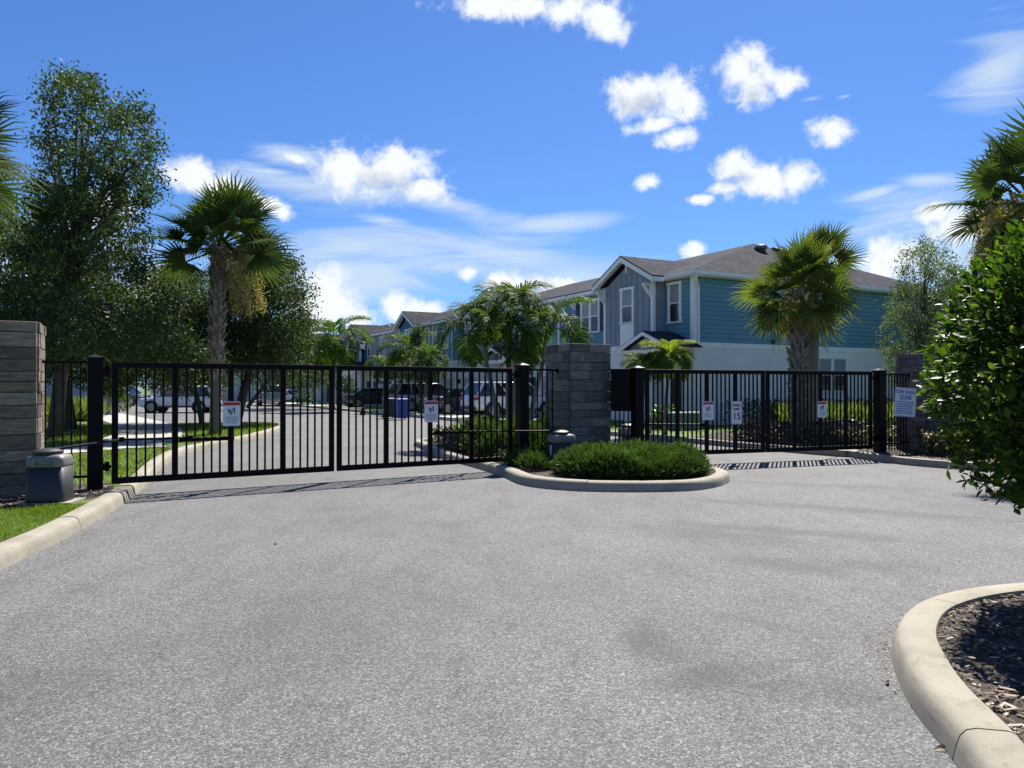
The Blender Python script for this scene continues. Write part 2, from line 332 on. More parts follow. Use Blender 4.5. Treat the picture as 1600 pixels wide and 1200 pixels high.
# ------------------------------------------------------------------ mesh helpers
class MB:
    def __init__(s): s.v = []; s.f = []; s.m = []; s.mi = 0; s.x = Matrix.Identity(4)
    def add(s, vs, fs):
        b = len(s.v); s.v += [tuple(s.x @ Vector(p)) for p in vs]; s.f += [tuple(b + i for i in f) for f in fs]; s.m += [s.mi] * len(fs); return s
    def box(s, c, d, rz=0, ch=0.0):
        x, y, z = (q / 2 for q in d); T = Matrix.Translation(c) @ Matrix.Rotation(rz, 4, 'Z')
        if ch <= 0:
            p = [(-x, -y, -z), (x, -y, -z), (x, y, -z), (-x, y, -z), (-x, -y, z), (x, -y, z), (x, y, z), (-x, y, z)]
            f = [(0, 3, 2, 1), (4, 5, 6, 7), (0, 1, 5, 4), (1, 2, 6, 5), (2, 3, 7, 6), (3, 0, 4, 7)]
            return s.add([T @ Vector(q) for q in p], f)
        c8 = []
        for sz in (-1, 1):
            for lv in (0, 1):
                i = ch if (lv == 0) == (sz < 0) else 0.0
                zz = sz * z if i else sz * (z - ch)
                c8.append([(-x + i, -y + i, zz), (x - i, -y + i, zz), (x - i, y - i, zz), (-x + i, y - i, zz)])
        return s.loft([[T @ Vector(q) for q in r] for r in c8], True)
    def bb(s, a, b, **k):
        return s.box(tuple((i + j) / 2 for i, j in zip(a, b)), tuple(abs(j - i) for i, j in zip(a, b)), **k)
    def loft(s, rings, cap=True, closed=True):
        n = len(rings[0]); vs = [p for r in rings for p in r]; fs = []
        for i in range(len(rings) - 1):
            for j in range(n if closed else n - 1):
                k = (j + 1) % n; fs.append((i * n + j, i * n + k, (i + 1) * n + k, (i + 1) * n + j))
        if cap: fs += [tuple(range(n))[::-1], tuple((len(rings) - 1) * n + i for i in range(n))]
        return s.add(vs, fs)
    def tube(s, pts, rad, n=8, cap=True):
        pts = [Vector(p) for p in pts]; rad = rad if isinstance(rad, (list, tuple)) else [rad] * len(pts); rings = []
        up = Vector((0, 0, 1)); prev = None
        for i, p in enumerate(pts):
            t = (pts[min(i + 1, len(pts) - 1)] - pts[max(i - 1, 0)]).normalized()
            if prev is None:
                a = t.cross(up if abs(t.z) < 0.95 else Vector((1, 0, 0))).normalized()
            else: a = (prev - t * prev.dot(t)).normalized()
            prev = a; b = t.cross(a)
            rings.append([p + (a * math.cos(2 * math.pi * k / n) + b * math.sin(2 * math.pi * k / n)) * rad[i] for k in range(n)])
        return s.loft(rings, cap)
    def lathe(s, prof, c=(0, 0, 0), n=14):
        return s.loft([[(c[0] + r * math.cos(2 * math.pi * k / n), c[1] + r * math.sin(2 * math.pi * k / n), c[2] + z) for k in range(n)] for r, z in prof], True)
    def prism(s, poly, a, b, axis='y'):
        """polygon in (u,z) extruded along axis from a to b"""
        def P(u, z, w): return (u, w, z) if axis == 'y' else ((w, u, z) if axis == 'x' else (u, z, w))
        n = len(poly)
        return s.add([P(u, z, a) for u, z in poly] + [P(u, z, b) for u, z in poly],
                     [tuple(range(n))[::-1], tuple(range(n, 2 * n))] + [(i, (i + 1) % n, n + (i + 1) % n, n + i) for i in range(n)])
    def build(s, name, mat, parent=None, smooth=False, kind=None):
        me = bpy.data.meshes.new(name); me.from_pydata(s.v, [], s.f)
        for m in (mat if isinstance(mat, (list, tuple)) else [mat]): me.materials.append(m)
        if any(s.m): me.polygons.foreach_set('material_index', s.m)
        bm = bmesh.new(); bm.from_mesh(me); bmesh.ops.recalc_face_normals(bm, faces=bm.faces); bm.to_mesh(me); bm.free()
        if smooth: me.polygons.foreach_set('use_smooth', [True] * len(me.polygons))
        return link(name, me, parent, kind)
def link(name, me, parent=None, kind=None, mw=None):
    o = bpy.data.objects.new(name, me); COL.objects.link(o)
    if parent: o.parent = parent
    if kind: o['kind'] = kind
    if mw is not None: o.matrix_basis = mw
    return o
def tag(o, label, cat, group=None, kind=None):
    o['label'] = label; o['category'] = cat
    if group: o['group'] = group
    if kind: o['kind'] = kind
    return o
def empty(name, loc=(0, 0, 0), rz=0.0, label=None, cat=None, group=None, kind=None):
    o = bpy.data.objects.new(name, None); o.empty_display_size = 0.2; COL.objects.link(o); o.location = loc; o.rotation_euler = (0, 0, rz)
    if label: tag(o, label, cat, group)
    if kind: o['kind'] = kind
    return o
def copy_tree(o, parent=None):
    c = o.copy(); COL.objects.link(c); c.parent = parent
    for ch in list(o.children): copy_tree(ch, c)
    return c
def np_mesh(name, V, Fc, mat, rnd=None, smooth=False):
    me = bpy.data.meshes.new(name); nv, nf, k = len(V), len(Fc), Fc.shape[1]
    me.vertices.add(nv); me.vertices.foreach_set('co', V.astype(np.float32).ravel())
    me.loops.add(nf * k); me.loops.foreach_set('vertex_index', Fc.astype(np.int32).ravel())
    me.polygons.add(nf); me.polygons.foreach_set('loop_start', np.arange(0, nf * k, k, dtype=np.int32))
    if smooth: me.polygons.foreach_set('use_smooth', np.ones(nf, bool))
    me.update(calc_edges=True)
    if rnd is not None:
        a = me.attributes.new('rnd', 'FLOAT', 'FACE'); a.data.foreach_set('value', rnd.astype(np.float32))
    me.materials.append(mat); return me
def unit(a): return a / np.maximum(np.linalg.norm(a, axis=-1, keepdims=True), 1e-9)
def basis(d, up):
    """rotation matrices whose x axis is d and z axis near up"""
    d = unit(d); y = unit(np.cross(up, d)); z = np.cross(d, y); return np.stack([d, y, z], -1)
def scatter(name, tv, tf, pos, rot, sc, mat, rnd=None, smooth=False):
    tv = np.array(tv, float); tf = np.array(tf, int); n = len(pos)
    if np.ndim(sc) == 1: sc = np.repeat(sc[:, None], 3, 1)
    V = np.einsum('nij,nkj->nki', rot, tv[None] * sc[:, None, :]) + pos[:, None, :]
    Fc = (tf[None] + (np.arange(n) * len(tv))[:, None, None]).reshape(-1, tf.shape[1])
    if rnd is None: rnd = rng.random(n)
    return np_mesh(name, V.reshape(-1, 3), Fc, mat, np.repeat(np.clip(rnd, 0, 0.999), len(tf)), smooth)
def rdir(n, zb=0.0):
    a = rng.normal(size=(n, 3)); a[:, 2] += zb; return unit(a)
LEAF = ([(0, 0, 0), (.5, .24, .05), (1, 0, -.06), (.5, -.24, .05)], [(0, 2, 1), (0, 3, 2)])
BIGLEAF = ([(0, 0, 0), (.18, .13, .035), (.55, .25, .06), (.86, .15, .02), (1, 0, -.04), (.86, -.15, .02), (.55, -.25, .06), (.18, -.13, .035), (.5, 0, 0)],
           [(0, 8, 1), (1, 8, 2), (2, 8, 3), (3, 8, 4), (4, 8, 5), (5, 8, 6), (6, 8, 7), (7, 8, 0)])
BLADE = ([(0, -.5, 0), (0, .5, 0), (.22, .3, .62), (.55, 0, 1.0)], [(0, 1, 2), (0, 2, 3)])
CHIP = ([(-.5, -.18, 0), (.5, -.14, .02), (.45, .2, 0), (-.42, .16, .03), (0, 0, .12)], [(0, 1, 4), (1, 2, 4), (2, 3, 4), (3, 0, 4)])
def leaves(name, pos, size, mat, parent=None, kind=None, zb=0.2, tmpl=LEAF, rnd=None):
    n = len(pos); d = rdir(n, zb * 0.3); up = rdir(n, zb)
    me = scatter(name, *tmpl, pos, basis(d, up), size * (0.6 + 0.8 * rng.random(n)), mat, rnd)
    return link(name, me, parent, kind)

def pix(x, y, h=0.0):
    """ground point under a point of the picture"""
    z = (EYE - h) * F / (y - HY); return ((x - CX) / F * z, z)
def atd(x, y, d):
    """point at distance d (metres ahead) of a point of the picture"""
    return np.array([(x - CX) / F * d, d, EYE + (HY - y) / F * d])
def catmull(pts, step=0.12):
    P = [np.array(p, float) for p in pts]; P = [2 * P[0] - P[1]] + P + [2 * P[-1] - P[-2]]; out = []
    for i in range(1, len(P) - 2):
        n = max(2, int(np.linalg.norm(P[i + 1] - P[i]) / step))
        for k in range(n):
            t = k / n
            out.append(0.5 * ((2 * P[i]) + (-P[i - 1] + P[i + 1]) * t + (2 * P[i - 1] - 5 * P[i] + 4 * P[i + 1] - P[i + 2]) * t * t + (-P[i - 1] + 3 * P[i] - 3 * P[i + 1] + P[i + 2]) * t ** 3))
    out.append(P[-2]); return np.array(out)
def flat(name, poly, z, mat, kind='structure', parent=None):
    poly = [(float(a), float(b)) for a, b in poly]
    tris = tessellate_polygon([[Vector((a, b, 0)) for a, b in poly]])
    me = bpy.data.meshes.new(name); me.from_pydata([(a, b, z) for a, b in poly], [], [tuple(t) for t in tris]); me.materials.append(mat)
    bm = bmesh.new(); bm.from_mesh(me); bmesh.ops.recalc_face_normals(bm, faces=bm.faces)
    for f in bm.faces:
        if f.normal.z < 0: f.normal_flip()
    bm.to_mesh(me); bm.free()
    return link(name, me, parent, kind)
def in_poly(p, poly):
    x, y = p[:, 0], p[:, 1]; c = np.zeros(len(p), bool); n = len(poly)
    for i in range(n):
        x1, y1 = poly[i]; x2, y2 = poly[(i + 1) % n]
        k = ((y1 > y) != (y2 > y)) & (x < (x2 - x1) * (y - y1) / ((y2 - y1) or 1e-9) + x1); c ^= k
    return c
def fill(poly, n):
    poly = np.array(poly, float); lo, hi = poly.min(0), poly.max(0); p = lo + rng.random((n, 2)) * (hi - lo); return p[in_poly(p, poly)]
KPROF = [(0.0, -0.02), (0.02, 0.07), (0.035, 0.115), (0.06, 0.142), (0.10, 0.152), (0.22, 0.152), (0.245, 0.145), (0.255, 0.12), (0.255, -0.02)]
def offset(path, d):
    t = np.gradient(path, axis=0); t = unit(t); return path + np.stack([-t[:, 1], t[:, 0]], 1) * d
def kerb(pts, side, seg=3.0, smooth_=True, h=1.0):
    """kerb run; side=+1 bed lies left of the path, -1 right. Segments of cast concrete with open joints."""
    path = catmull(pts) if smooth_ else np.array(pts, float)
    root = empty('kerb', kind='structure'); t = unit(np.gradient(path, axis=0)); nn = np.stack([-t[:, 1], t[:, 0]], 1) * side
    s = np.concatenate([[0], np.cumsum(np.linalg.norm(np.diff(path, axis=0), axis=1))])
    k0 = 0.0
    while k0 < s[-1] - 0.3:
        k1 = min(s[-1], k0 + seg * random.uniform(0.85, 1.15))
        if s[-1] - k1 < 0.6: k1 = s[-1]
        ss = np.concatenate([[k0 + .005], s[(s > k0 + .05) & (s < k1 - .05)], [k1 - .005]])
        px = np.stack([np.interp(ss, s, path[:, i]) for i in (0, 1)], 1); nx = unit(np.stack([np.interp(ss, s, nn[:, i]) for i in (0, 1)], 1))
        dz = random.uniform(-.004, .004)
        rings = [[(p[0] + n_[0] * a, p[1] + n_[1] * a, z * h + (dz if z > 0 else 0)) for a, z in KPROF] for p, n_ in zip(px, nx)]
        MB().loft(rings, True).build('kerb_segment', M['kerb'], root, smooth=True).modifiers.new('e', 'EDGE_SPLIT').split_angle = R(42)
        k0 = k1
    return path, offset(path, 0.25 * side)
def bmod(o, w=0.004, seg=2):
    m = o.modifiers.new('bevel', 'BEVEL'); m.width = w; m.segments = seg; m.limit_method = 'ANGLE'; return o

# ------------------------------------------------------------------ ground
flat('ground', [(-400, -60), (400, -60), (400, 700), (-400, 700)], -0.06, M['lawn'])
flat('road', [(-70, -12), (26, -12), (26, 24), (-14, 68), (-45, 150), (-75, 150), (-75, 66)], 0.0, M['asphalt'])
UX = np.array([-.474, .881]); SX = np.array([.878, .478]); HC = np.array([7.5, 31.7])
def us(u, s): return tuple(HC + UX * u + SX * s)

# left verge
lp, li = kerb([(-2.6, -4), (-3.1, 0), (-3.75, 4), (-4.46, 6.69), (-4.76, 8.28), (-5.35, 10.6), (-6.1, 12.9), (-7.2, 16.0), (-7.95, 19.0), (-8.0, 22.3), (-8.3, 26.5), (-8.9, 30.0), (-9.6, 32.1), (-11.0, 33.0), (-12.6, 32.3), (-14.0, 31.4)], 1, 2.3)
lawn_l = [tuple(p) for p in li] + [(-17.5, 33.5), (-26, 46), (-60, 46), (-60, -5)]
flat('lawn', lawn_l, 0.115, M['lawn'])
# sidewalk crossing the verge
swc = catmull([(-20.5, 13.6), (-14.5, 15.6), (-11.4, 17.0), (-10.2, 19.6), (-11.4, 24.0), (-14.0, 29.4), (-18.2, 36), (-25, 46)], 0.4)
sw = empty('sidewalk', kind='structure')
def slabs(path, w, seg, z, mat, root, name):
    s = np.concatenate([[0], np.cumsum(np.linalg.norm(np.diff(path, axis=0), axis=1))]); a = offset(path, w / 2); b = offset(path, -w / 2); k = 0
    while k < s[-1] - .2:
        e = min(k + seg, s[-1]); ss = np.linspace(k + .008, e - .008, 4)
        A = np.stack([np.interp(ss, s, a[:, i]) for i in (0, 1)], 1); B = np.stack([np.interp(ss, s, b[:, i]) for i in (0, 1)], 1)
        MB().loft([[(p[0], p[1], z), (q[0], q[1], z), (q[0], q[1], z - .1), (p[0], p[1], z - .1)] for p, q in zip(A, B)]).build(name, mat, root)
        k = e
slabs(swc, 2.0, 1.5, 0.145, M['walk'], sw, 'slab')
slabs(catmull([(-10.6, 18.6), (-9.6, 19.3), (-8.95, 19.7)], 0.4), 1.6, 1.2, 0.15, M['walk'], sw, 'slab')
# left mulch bed at the fence
mulch_l = [(-5.6, 10.45), (-5.85, 11.3), (-6.2, 12.0), (-8.0, 11.5), (-12, 10.2), (-12, 7.6), (-7.1, 9.1), (-5.8, 9.6)]
flat('mulch_bed', mulch_l, 0.121, M['soil'])
def chips(poly, n, smin, smax, z):
    p = fill(poly, n); k = len(p); P = np.column_stack([p, z + rng.random(k) * .018]); up = rdir(k) * .38 + np.array([0, 0, 1])
    me = scatter('bark_chips', *CHIP, P, basis(rdir(k) * np.array([1, 1, .15]), up), np.column_stack([smin + (smax - smin) * rng.random(k) ** 2] * 3) * np.array([1, .8, .7]), M['chips'], rng.random(k) ** 1.25)
    o = link('bark_chips', me); return o
def on_path(p, path, w):
    d = np.full(len(p), 9.0)
    for q in path: d = np.minimum(d, np.hypot(p[:, 0] - q[0], p[:, 1] - q[1]))
    return d < w
def grass(poly, n, h, w, z, name='grass', mat='grass', lean=.35, label='short green turf'):
    p = fill(poly, n)
    if poly[0][1] > 10 and poly[0][0] < 0: p = p[~(on_path(p, swc, 1.12) | on_path(p, catmull([(-10.6, 18.6), (-9.6, 19.3), (-8.95, 19.7)], .2), .85))]
    k = len(p); P = np.column_stack([p, np.full(k, z)])
    up = unit(rdir(k) * lean + np.array([0, 0, 1.0])); d = rdir(k)
    rot = basis(np.cross(np.cross(up, d), up), up)
    hh = h * (.5 + .7 * rng.random(k)) * (0.75 + 0.5 * np.sin(p[:, 0] * 1.7 + np.cos(p[:, 1] * 1.3) * 2) ** 2)
    me = scatter(name, *BLADE, P, rot, np.column_stack([hh * .5, w * (.7 + .6 * rng.random(k)), hh]), M[mat])
    return link(name, me)
g = grass([tuple(p) for p in li if 5.0 < p[1] < 9.9] + [(-7.2, 9.2), (-7.2, 5.0)], 60000, .045, .006, .11)
tag(g, 'trimmed grass verge below the left stone pillar', 'grass', kind='stuff')
g = grass([tuple(p) for p in li if 11.6 < p[1] < 33] + [(-30, 33), (-30, 20), (-12.5, 11.2), (-9, 11.3)], 150000, .08, .022, .11)
tag(g, 'sunlit lawn behind the left gate leaf', 'grass', kind='stuff')
c = chips(mulch_l, 6500, .03, .11, .122); tag(c, 'bark mulch around the left gate operator and fence', 'mulch', kind='stuff')

# centre island
ip = [(-2.2, 22.6), (-2.75, 21.6), (-2.4, 20.2), (-1.6, 17.4), (-.75, 15.4), (-.2, 13.9), (.2, 12.6), (.95, 11.95), (1.95, 11.8), (2.9, 12.0), (3.55, 12.75), (3.85, 13.8), (3.5, 15.3), (2.75, 17.2), (1.2, 20.3), (-.4, 22.6), (-1.4, 23.1), (-2.2, 22.6)]
ipath, ii = kerb(ip, 1, 2.4)
flat('mulch_bed', [tuple(p) for p in ii[:-1]], 0.121, M['soil'])
isl = [tuple(p) for p in ii[:-1]]
c = chips(isl, 9000, .02, .07, .122); tag(c, 'bark mulch under the junipers of the centre island', 'mulch', kind='stuff')
# right far kerb and bed
rp, ri = kerb([us(60, -6.3), us(30, -6.3), us(10, -6.3), us(-4, -6.3), us(-9.5, -6.35), us(-12.2, -6.2), (7.55, 19.1), (8.0, 17.9), (8.15, 16.9), (8.55, 15.8), (9.4, 14.9), (11, 14.0), (14, 13.2), (22, 12.0)], -1, 3.0)
bed_r = [tuple(p) for p in ri if p[1] < 20.8] 
flat('verge', [tuple(p) for p in ri if p[1] < 29.0] + [(24, 12), (40, 12), (40, 60), us(-1.2, -0.0), us(-1.2, -6)][:5], 0.112, M['lawn'])
bedpoly = [tuple(p) for p in ri if p[1] < 23.6] + [(24, 12.5), (24, 24), (12, 27.5), us(-4.6, -2.6), us(-6.5, -5.8)]
flat('mulch_bed', bedpoly, 0.121, M['soil'])
c = chips([(7.5, 19.6)] + [tuple(p) for p in ri if p[1] < 19.2 and p[0] < 13] + [(13, 17), (12, 21), (8, 21)], 9000, .03, .09, .122); tag(c, 'bark mulch along the kerb beyond the right gate', 'mulch', kind='stuff')
# verge between kerb and houses
vg = [us(90, -6.0), us(-1.2, -6.0), us(-1.2, -.0), us(90, 0)]
flat('lawn', vg, 0.112, M['lawn'])
g = grass([us(40, -6), us(-2, -6), us(-6, -5), us(-5, -1.5), us(-1, -.2), us(40, -.2)], 50000, .09, .03, .11); tag(g, 'lawn strips between the parked cars and the street', 'grass', kind='stuff')
dr = empty('driveway', kind='structure')
DRV = [(5.6, 12.2), (12.9, 16.8), (18.4, 22.8), (28.6, 33.4), (37, 41), (46, 52), (60, 66)]
for a, b in DRV:
    q = (us(a, -6.6), us(b, -6.6), us(b, -3.2), us(a, -3.2)); q2 = (us(a, -3.17), us(b, -3.17), us(b, -.1), us(a, -.1))
    for qq in (q, q2):
        MB().loft([[(x, y, .02) for x, y in qq], [(x, y, .165) for x, y in qq]]).build('slab', M['drive'], dr)
# near right kerbed bed
np_, ni = kerb([(1.2, 1.2), (1.45, 2.1), (1.83, 3.1), (1.98, 3.8), (2.12, 4.25), (2.32, 4.72), (2.66, 5.2), (3.1, 5.55), (3.7, 5.8), (4.6, 5.95), (6.5, 6.05), (9, 6.1), (14, 6.1)], -1, 2.55)
bn = [tuple(p) for p in ni] + [(14, -3), (1.6, -3)]
flat('mulch_bed', bn, 0.11, M['soil'])
c = chips([tuple(p) for p in ni if p[0] < 7] + [(7, 2.0), (2.0, 2.0)], 26000, .02, .075, .112); tag(c, 'bark mulch in the near kerbed bed under the big shrub', 'mulch', kind='stuff')
g = grass([(1.95, 2.6), (2.35, 3.3), (2.7, 3.6), (3.2, 2.9), (2.2, 2.2)], 900, .05, .008, .11); tag(g, 'small tuft of grass in the near mulch bed corner', 'grass', kind='stuff')

def kerb_litter(path, side, n, label, w=.10):
    i_ = rng.integers(0, len(path), n); t = unit(np.gradient(path, axis=0))[i_]; nn = np.stack([-t[:, 1], t[:, 0]], 1) * -side
    p = path[i_] + nn * (.004 + np.abs(rng.normal(size=n)) * w)[:, None] + t * rng.normal(size=n)[:, None] * .08
    keep = np.sin(p[:, 0] * 3.1) + np.cos(p[:, 1] * 2.3 + 1) + rng.normal(size=n) * .7 > -.2; p = p[keep]; k = len(p)
    me = scatter('kerb_litter', *CHIP, np.column_stack([p, np.full(k, .004)]), basis(rdir(k) * np.array([1, 1, .08]), rdir(k) * .2 + np.array([0, 0, 1])), .006 + .02 * rng.random(k) ** 3, M['chips'], rng.random(k))
    tag(link('kerb_litter', me), label, 'litter', kind='stuff')
kerb_litter(lp[(lp[:, 1] > 3) & (lp[:, 1] < 14)], 1, 2600, 'grit and bark bits along the foot of the left kerb')
kerb_litter(ipath, 1, 2600, 'grit and bark bits along the foot of the island kerb')
kerb_litter(np_[(np_[:, 0] < 7)], -1, 2200, 'grit and leaf bits along the foot of the near kerb', .05)
kerb_litter(rp[(rp[:, 1] < 20)], -1, 1500, 'grit along the foot of the right hand kerb')

# ------------------------------------------------------------------ stone pillars
def pillar(name, corner, ang, w, d, h, mat, label, courses, zb=0.1, joints=True):
    """corner = near corner, local x along the front, local y back"""
    root = empty(name, (corner[0], corner[1], zb), ang, label, 'pillar')
    MB().bb((.05, .05, 0), (w - .05, d - .05, h - zb - .01)).build('core', M['mortar'], root)
    z = 0.0; H = h - zb; hs = [random.uniform(.75, 1.25) for _ in range(courses)]; k = H / sum(hs)
    for c_ in hs:
        hh = c_ * k; ccount = 0
        for face in range(4):
            Lf = w if face in (0, 2) else d
            cut = [0.0]; 
            while cut[-1] < Lf - .25 and (joints or face in (1, 3) or random.random() < .12): cut.append(min(Lf, cut[-1] + random.uniform(.3, .62) * Lf))
            if len(cut) > 1 and Lf - cut[-1] < .16: cut[-1] = Lf
            else: cut.append(Lf)
            for a, b in zip(cut[:-1], cut[1:]):
                pr = random.uniform(0, .022); g_ = .004; t = .07
                mb = MB()
                if face == 0: mb.bb((a + g_, -pr, z + g_), (b - g_, t, z + hh - g_), ch=.006)
                elif face == 2: mb.bb((a + g_, d - t, z + g_), (b - g_, d + pr, z + hh - g_), ch=.006)
                elif face == 1: mb.bb((-pr - .002, a + g_ + (t if a == 0 else 0), z + g_), (t, b - g_ - (t if b == d else 0), z + hh - g_), ch=.006)
                else: mb.bb((w - t, a + g_ + (t if a == 0 else 0), z + g_), (w + pr + .002, b - g_ - (t if b == d else 0), z + hh - g_), ch=.006)
                for i, v in enumerate(mb.v): mb.v[i] = (v[0] + random.uniform(-.003, .003), v[1] + random.uniform(-.003, .003), v[2] + random.uniform(-.003, .003))
                o = mb.build('stone', mat, root)
        z += hh
    MB().bb((.03, .03, H - .03), (w - .03, d - .03, H)).build('top', M['mortar'], root)
    return root
pillar('stone_pillar', (-7.53, 10.15), R(25.5), 1.07, .95, 2.52, M['stone_l'], 'grey brown stone pillar at the left edge, beside the black fence', 14, joints=False)
pillar('stone_pillar', (1.195, 15.4), R(30.5), .98, .95, 2.5, M['stone_c'], 'weathered grey stone pillar between the two gates, behind the junipers', 13)
pillar('stone_pillar', (9.72, 17.9), R(20), 1.0, .95, 2.42, M['stone_r'], 'dark brown stone pillar behind the tow away sign, half hidden by the shrub', 14, joints=False)

# ------------------------------------------------------------------ gates, posts, fences
def post(x, y, ang, h, label, hinge, zb=.1):
    r = empty('gate_post', (x, y, zb), ang, label, 'post', 'square black gate posts')
    w = .2; H = h - zb - .045
    bmod(MB().bb((-w / 2, -w / 2, 0), (w / 2, w / 2, H)).build('shaft', M['black'], r), .008)
    c = MB(); a = w / 2 + .012
    c.loft([[(-a, -a, H - .03), (a, -a, H - .03), (a, a, H - .03), (-a, a, H - .03)], [(-a, -a, H + .012), (a, -a, H + .012), (a, a, H + .012), (-a, a, H + .012)], [(-.02, -.02, H + .055), (.02, -.02, H + .055), (.02, .02, H + .055), (-.02, .02, H + .055)]])
    c.build('cap', M['black'], r)
    for z in (.34, H - .17):
        m = MB(); m.bb((hinge * w / 2, -.05, z - .05), (hinge * (w / 2 + .04), .05, z + .05)); m.tube([(hinge * (w / 2 + .06), 0, z - .07), (hinge * (w / 2 + .06), 0, z + .07)], .028, 8); m.bb((hinge * (w / 2 + .08), -.02, z - .025), (hinge * (w / 2 + .11), .02, z + .025))
        m.build('hinge', M['black'], r)
    return r
PK = {}
def picket(root, x, z0, z1, w=.026):
    k = (round(z1 - z0, 4), w)
    if k not in PK:
        o = MB().bb((-w / 2, -w / 2, 0), (w / 2, w / 2, z1 - z0)).build('picket', M['black'], root); PK[k] = o.data
    else: o = link('picket', PK[k], root)
    o.location = (x, 0, z0); return o
def leaf_gate(p0, p1, z0, z1, label, end=0):
    p0, p1 = np.array(p0), np.array(p1); d = p1 - p0; Lg = float(np.linalg.norm(d)); a = math.atan2(d[1], d[0])
    r = empty('metal_gate', (p0[0], p0[1], 0), a, label, 'gate', 'black picket gate leaves')
    t = .052; S = .085
    bmod(MB().bb((0, -t / 2, z1 - S), (Lg, t / 2, z1)).build('top_rail', M['black'], r), .005)
    bmod(MB().bb((0, -t / 2, z0), (Lg, t / 2, z0 + S + .01)).build('bottom_rail', M['black'], r), .005)
    xs = np.linspace(S / 2, Lg - S / 2, 5)
    for x in xs:
        bmod(MB().bb((x - S / 2, -t / 2 + .001, z0 + S + .01), (x + S / 2, t / 2 - .001, z1 - S)).build('stile', M['black'], r), .005)
    for i in range(4):
        q = np.linspace(xs[i] + S / 2, xs[i + 1] - S / 2, 7)[1:-1]
        for x in q: picket(r, x, z0 + S + .01, z1 - S)
    return r, xs
G0, G1 = np.array([-5.93, 11.38]), np.array([.0, 15.0]); gm = (G0 + G1) / 2; gd = (G1 - G0) / np.linalg.norm(G1 - G0)
gm = G0 + (G1 - G0) * .49
gl1, xs1 = leaf_gate(G0, gm - gd * .025, .175, 1.985, 'black picket gate leaf left of the main gate gap, nearest the left pillar')
gl2, xs2 = leaf_gate(gm + gd * .025, G1, .175, 1.985, 'black picket gate leaf right of the main gate gap, before the parked cars')
H0, H1 = np.array([2.72, 15.68]), np.array([8.28, 17.68]); hd = (H1 - H0) / np.linalg.norm(H1 - H0); hm = (H0 + H1) / 2
gr1, xs3 = leaf_gate(H0, hm - hd * .02, .2, 1.98, 'black picket gate leaf carrying the speed limit sign')
gr2, xs4 = leaf_gate(hm + hd * .02, H1, .2, 1.98, 'black picket gate leaf in front of the palm trunk, right half of exit gate')
a1 = math.atan2(gd[1], gd[0]); a2 = math.atan2(hd[1], hd[0])
post(-6.1, 11.24, a1, 2.08, 'black square post left of the main gate, by the left operator', 1)
post(.2, 15.12, a1, 2.08, 'black square post at the right end of the main gate', -1)
post(2.55, 15.62, a2, 2.04, 'black square post beside the black box, left of the exit gate', 1)
post(8.5, 17.76, a2, 2.04, 'black square post at the right end of the exit gate, by the tow sign', -1)
def fence(p0, p1, z0, z1, n, label, mid=None, raised=.0):
    p0, p1 = np.array(p0), np.array(p1); d = p1 - p0; Lg = float(np.linalg.norm(d))
    r = empty('picket_fence', (p0[0], p0[1], 0), math.atan2(d[1], d[0]), label, 'fence', 'short black fence panels')
    MB().bb((0, -.018, z1 - .035), (Lg, .018, z1)).build('top_rail', M['black'], r)
    MB().bb((0, -.018, z0 + .16), (Lg, .018, z0 + .195)).build('bottom_rail', M['black'], r)
    m = MB(); m.bb((-.012, -.03, z1 - .08), (.0, .03, z1 + .01)); m.bb((Lg, -.03, z1 - .08), (Lg + .012, .03, z1 + .01)); m.build('bracket', M['black'], r)
    for x in np.linspace(0, Lg, n + 2)[1:-1]:
        picket(r, x, z0, z1 - .035, .02)
    return r
fence((-6.78, 10.95), (-6.18, 11.22), .13, 1.99, 5, 'short black fence panel between the left pillar and gate post')
fence((.3, 15.18), (.92, 15.6), .13, 1.98, 5, 'short black fence panel against the centre pillar, left side')
fence((2.06, 15.95), (2.46, 15.66), .13, 1.98, 4, 'short black fence panel right of the centre pillar, below the black box')
fence((8.6, 17.8), (9.4, 18.2), .13, 1.93, 8, 'short black fence panel behind the tow away sign')
b = empty('control_cabinet', (2.22, 15.64, 1.13), R(-20), 'flat black cabinet on the fence right of the centre pillar', 'cabinet')
bmod(MB().bb((-.2, -.07, 0), (.2, .03, .86)).build('housing', M['black'], b), .008)
MB().bb((-.18, -.082, .02), (.18, -.071, .84)).build('door', M['black'], b)

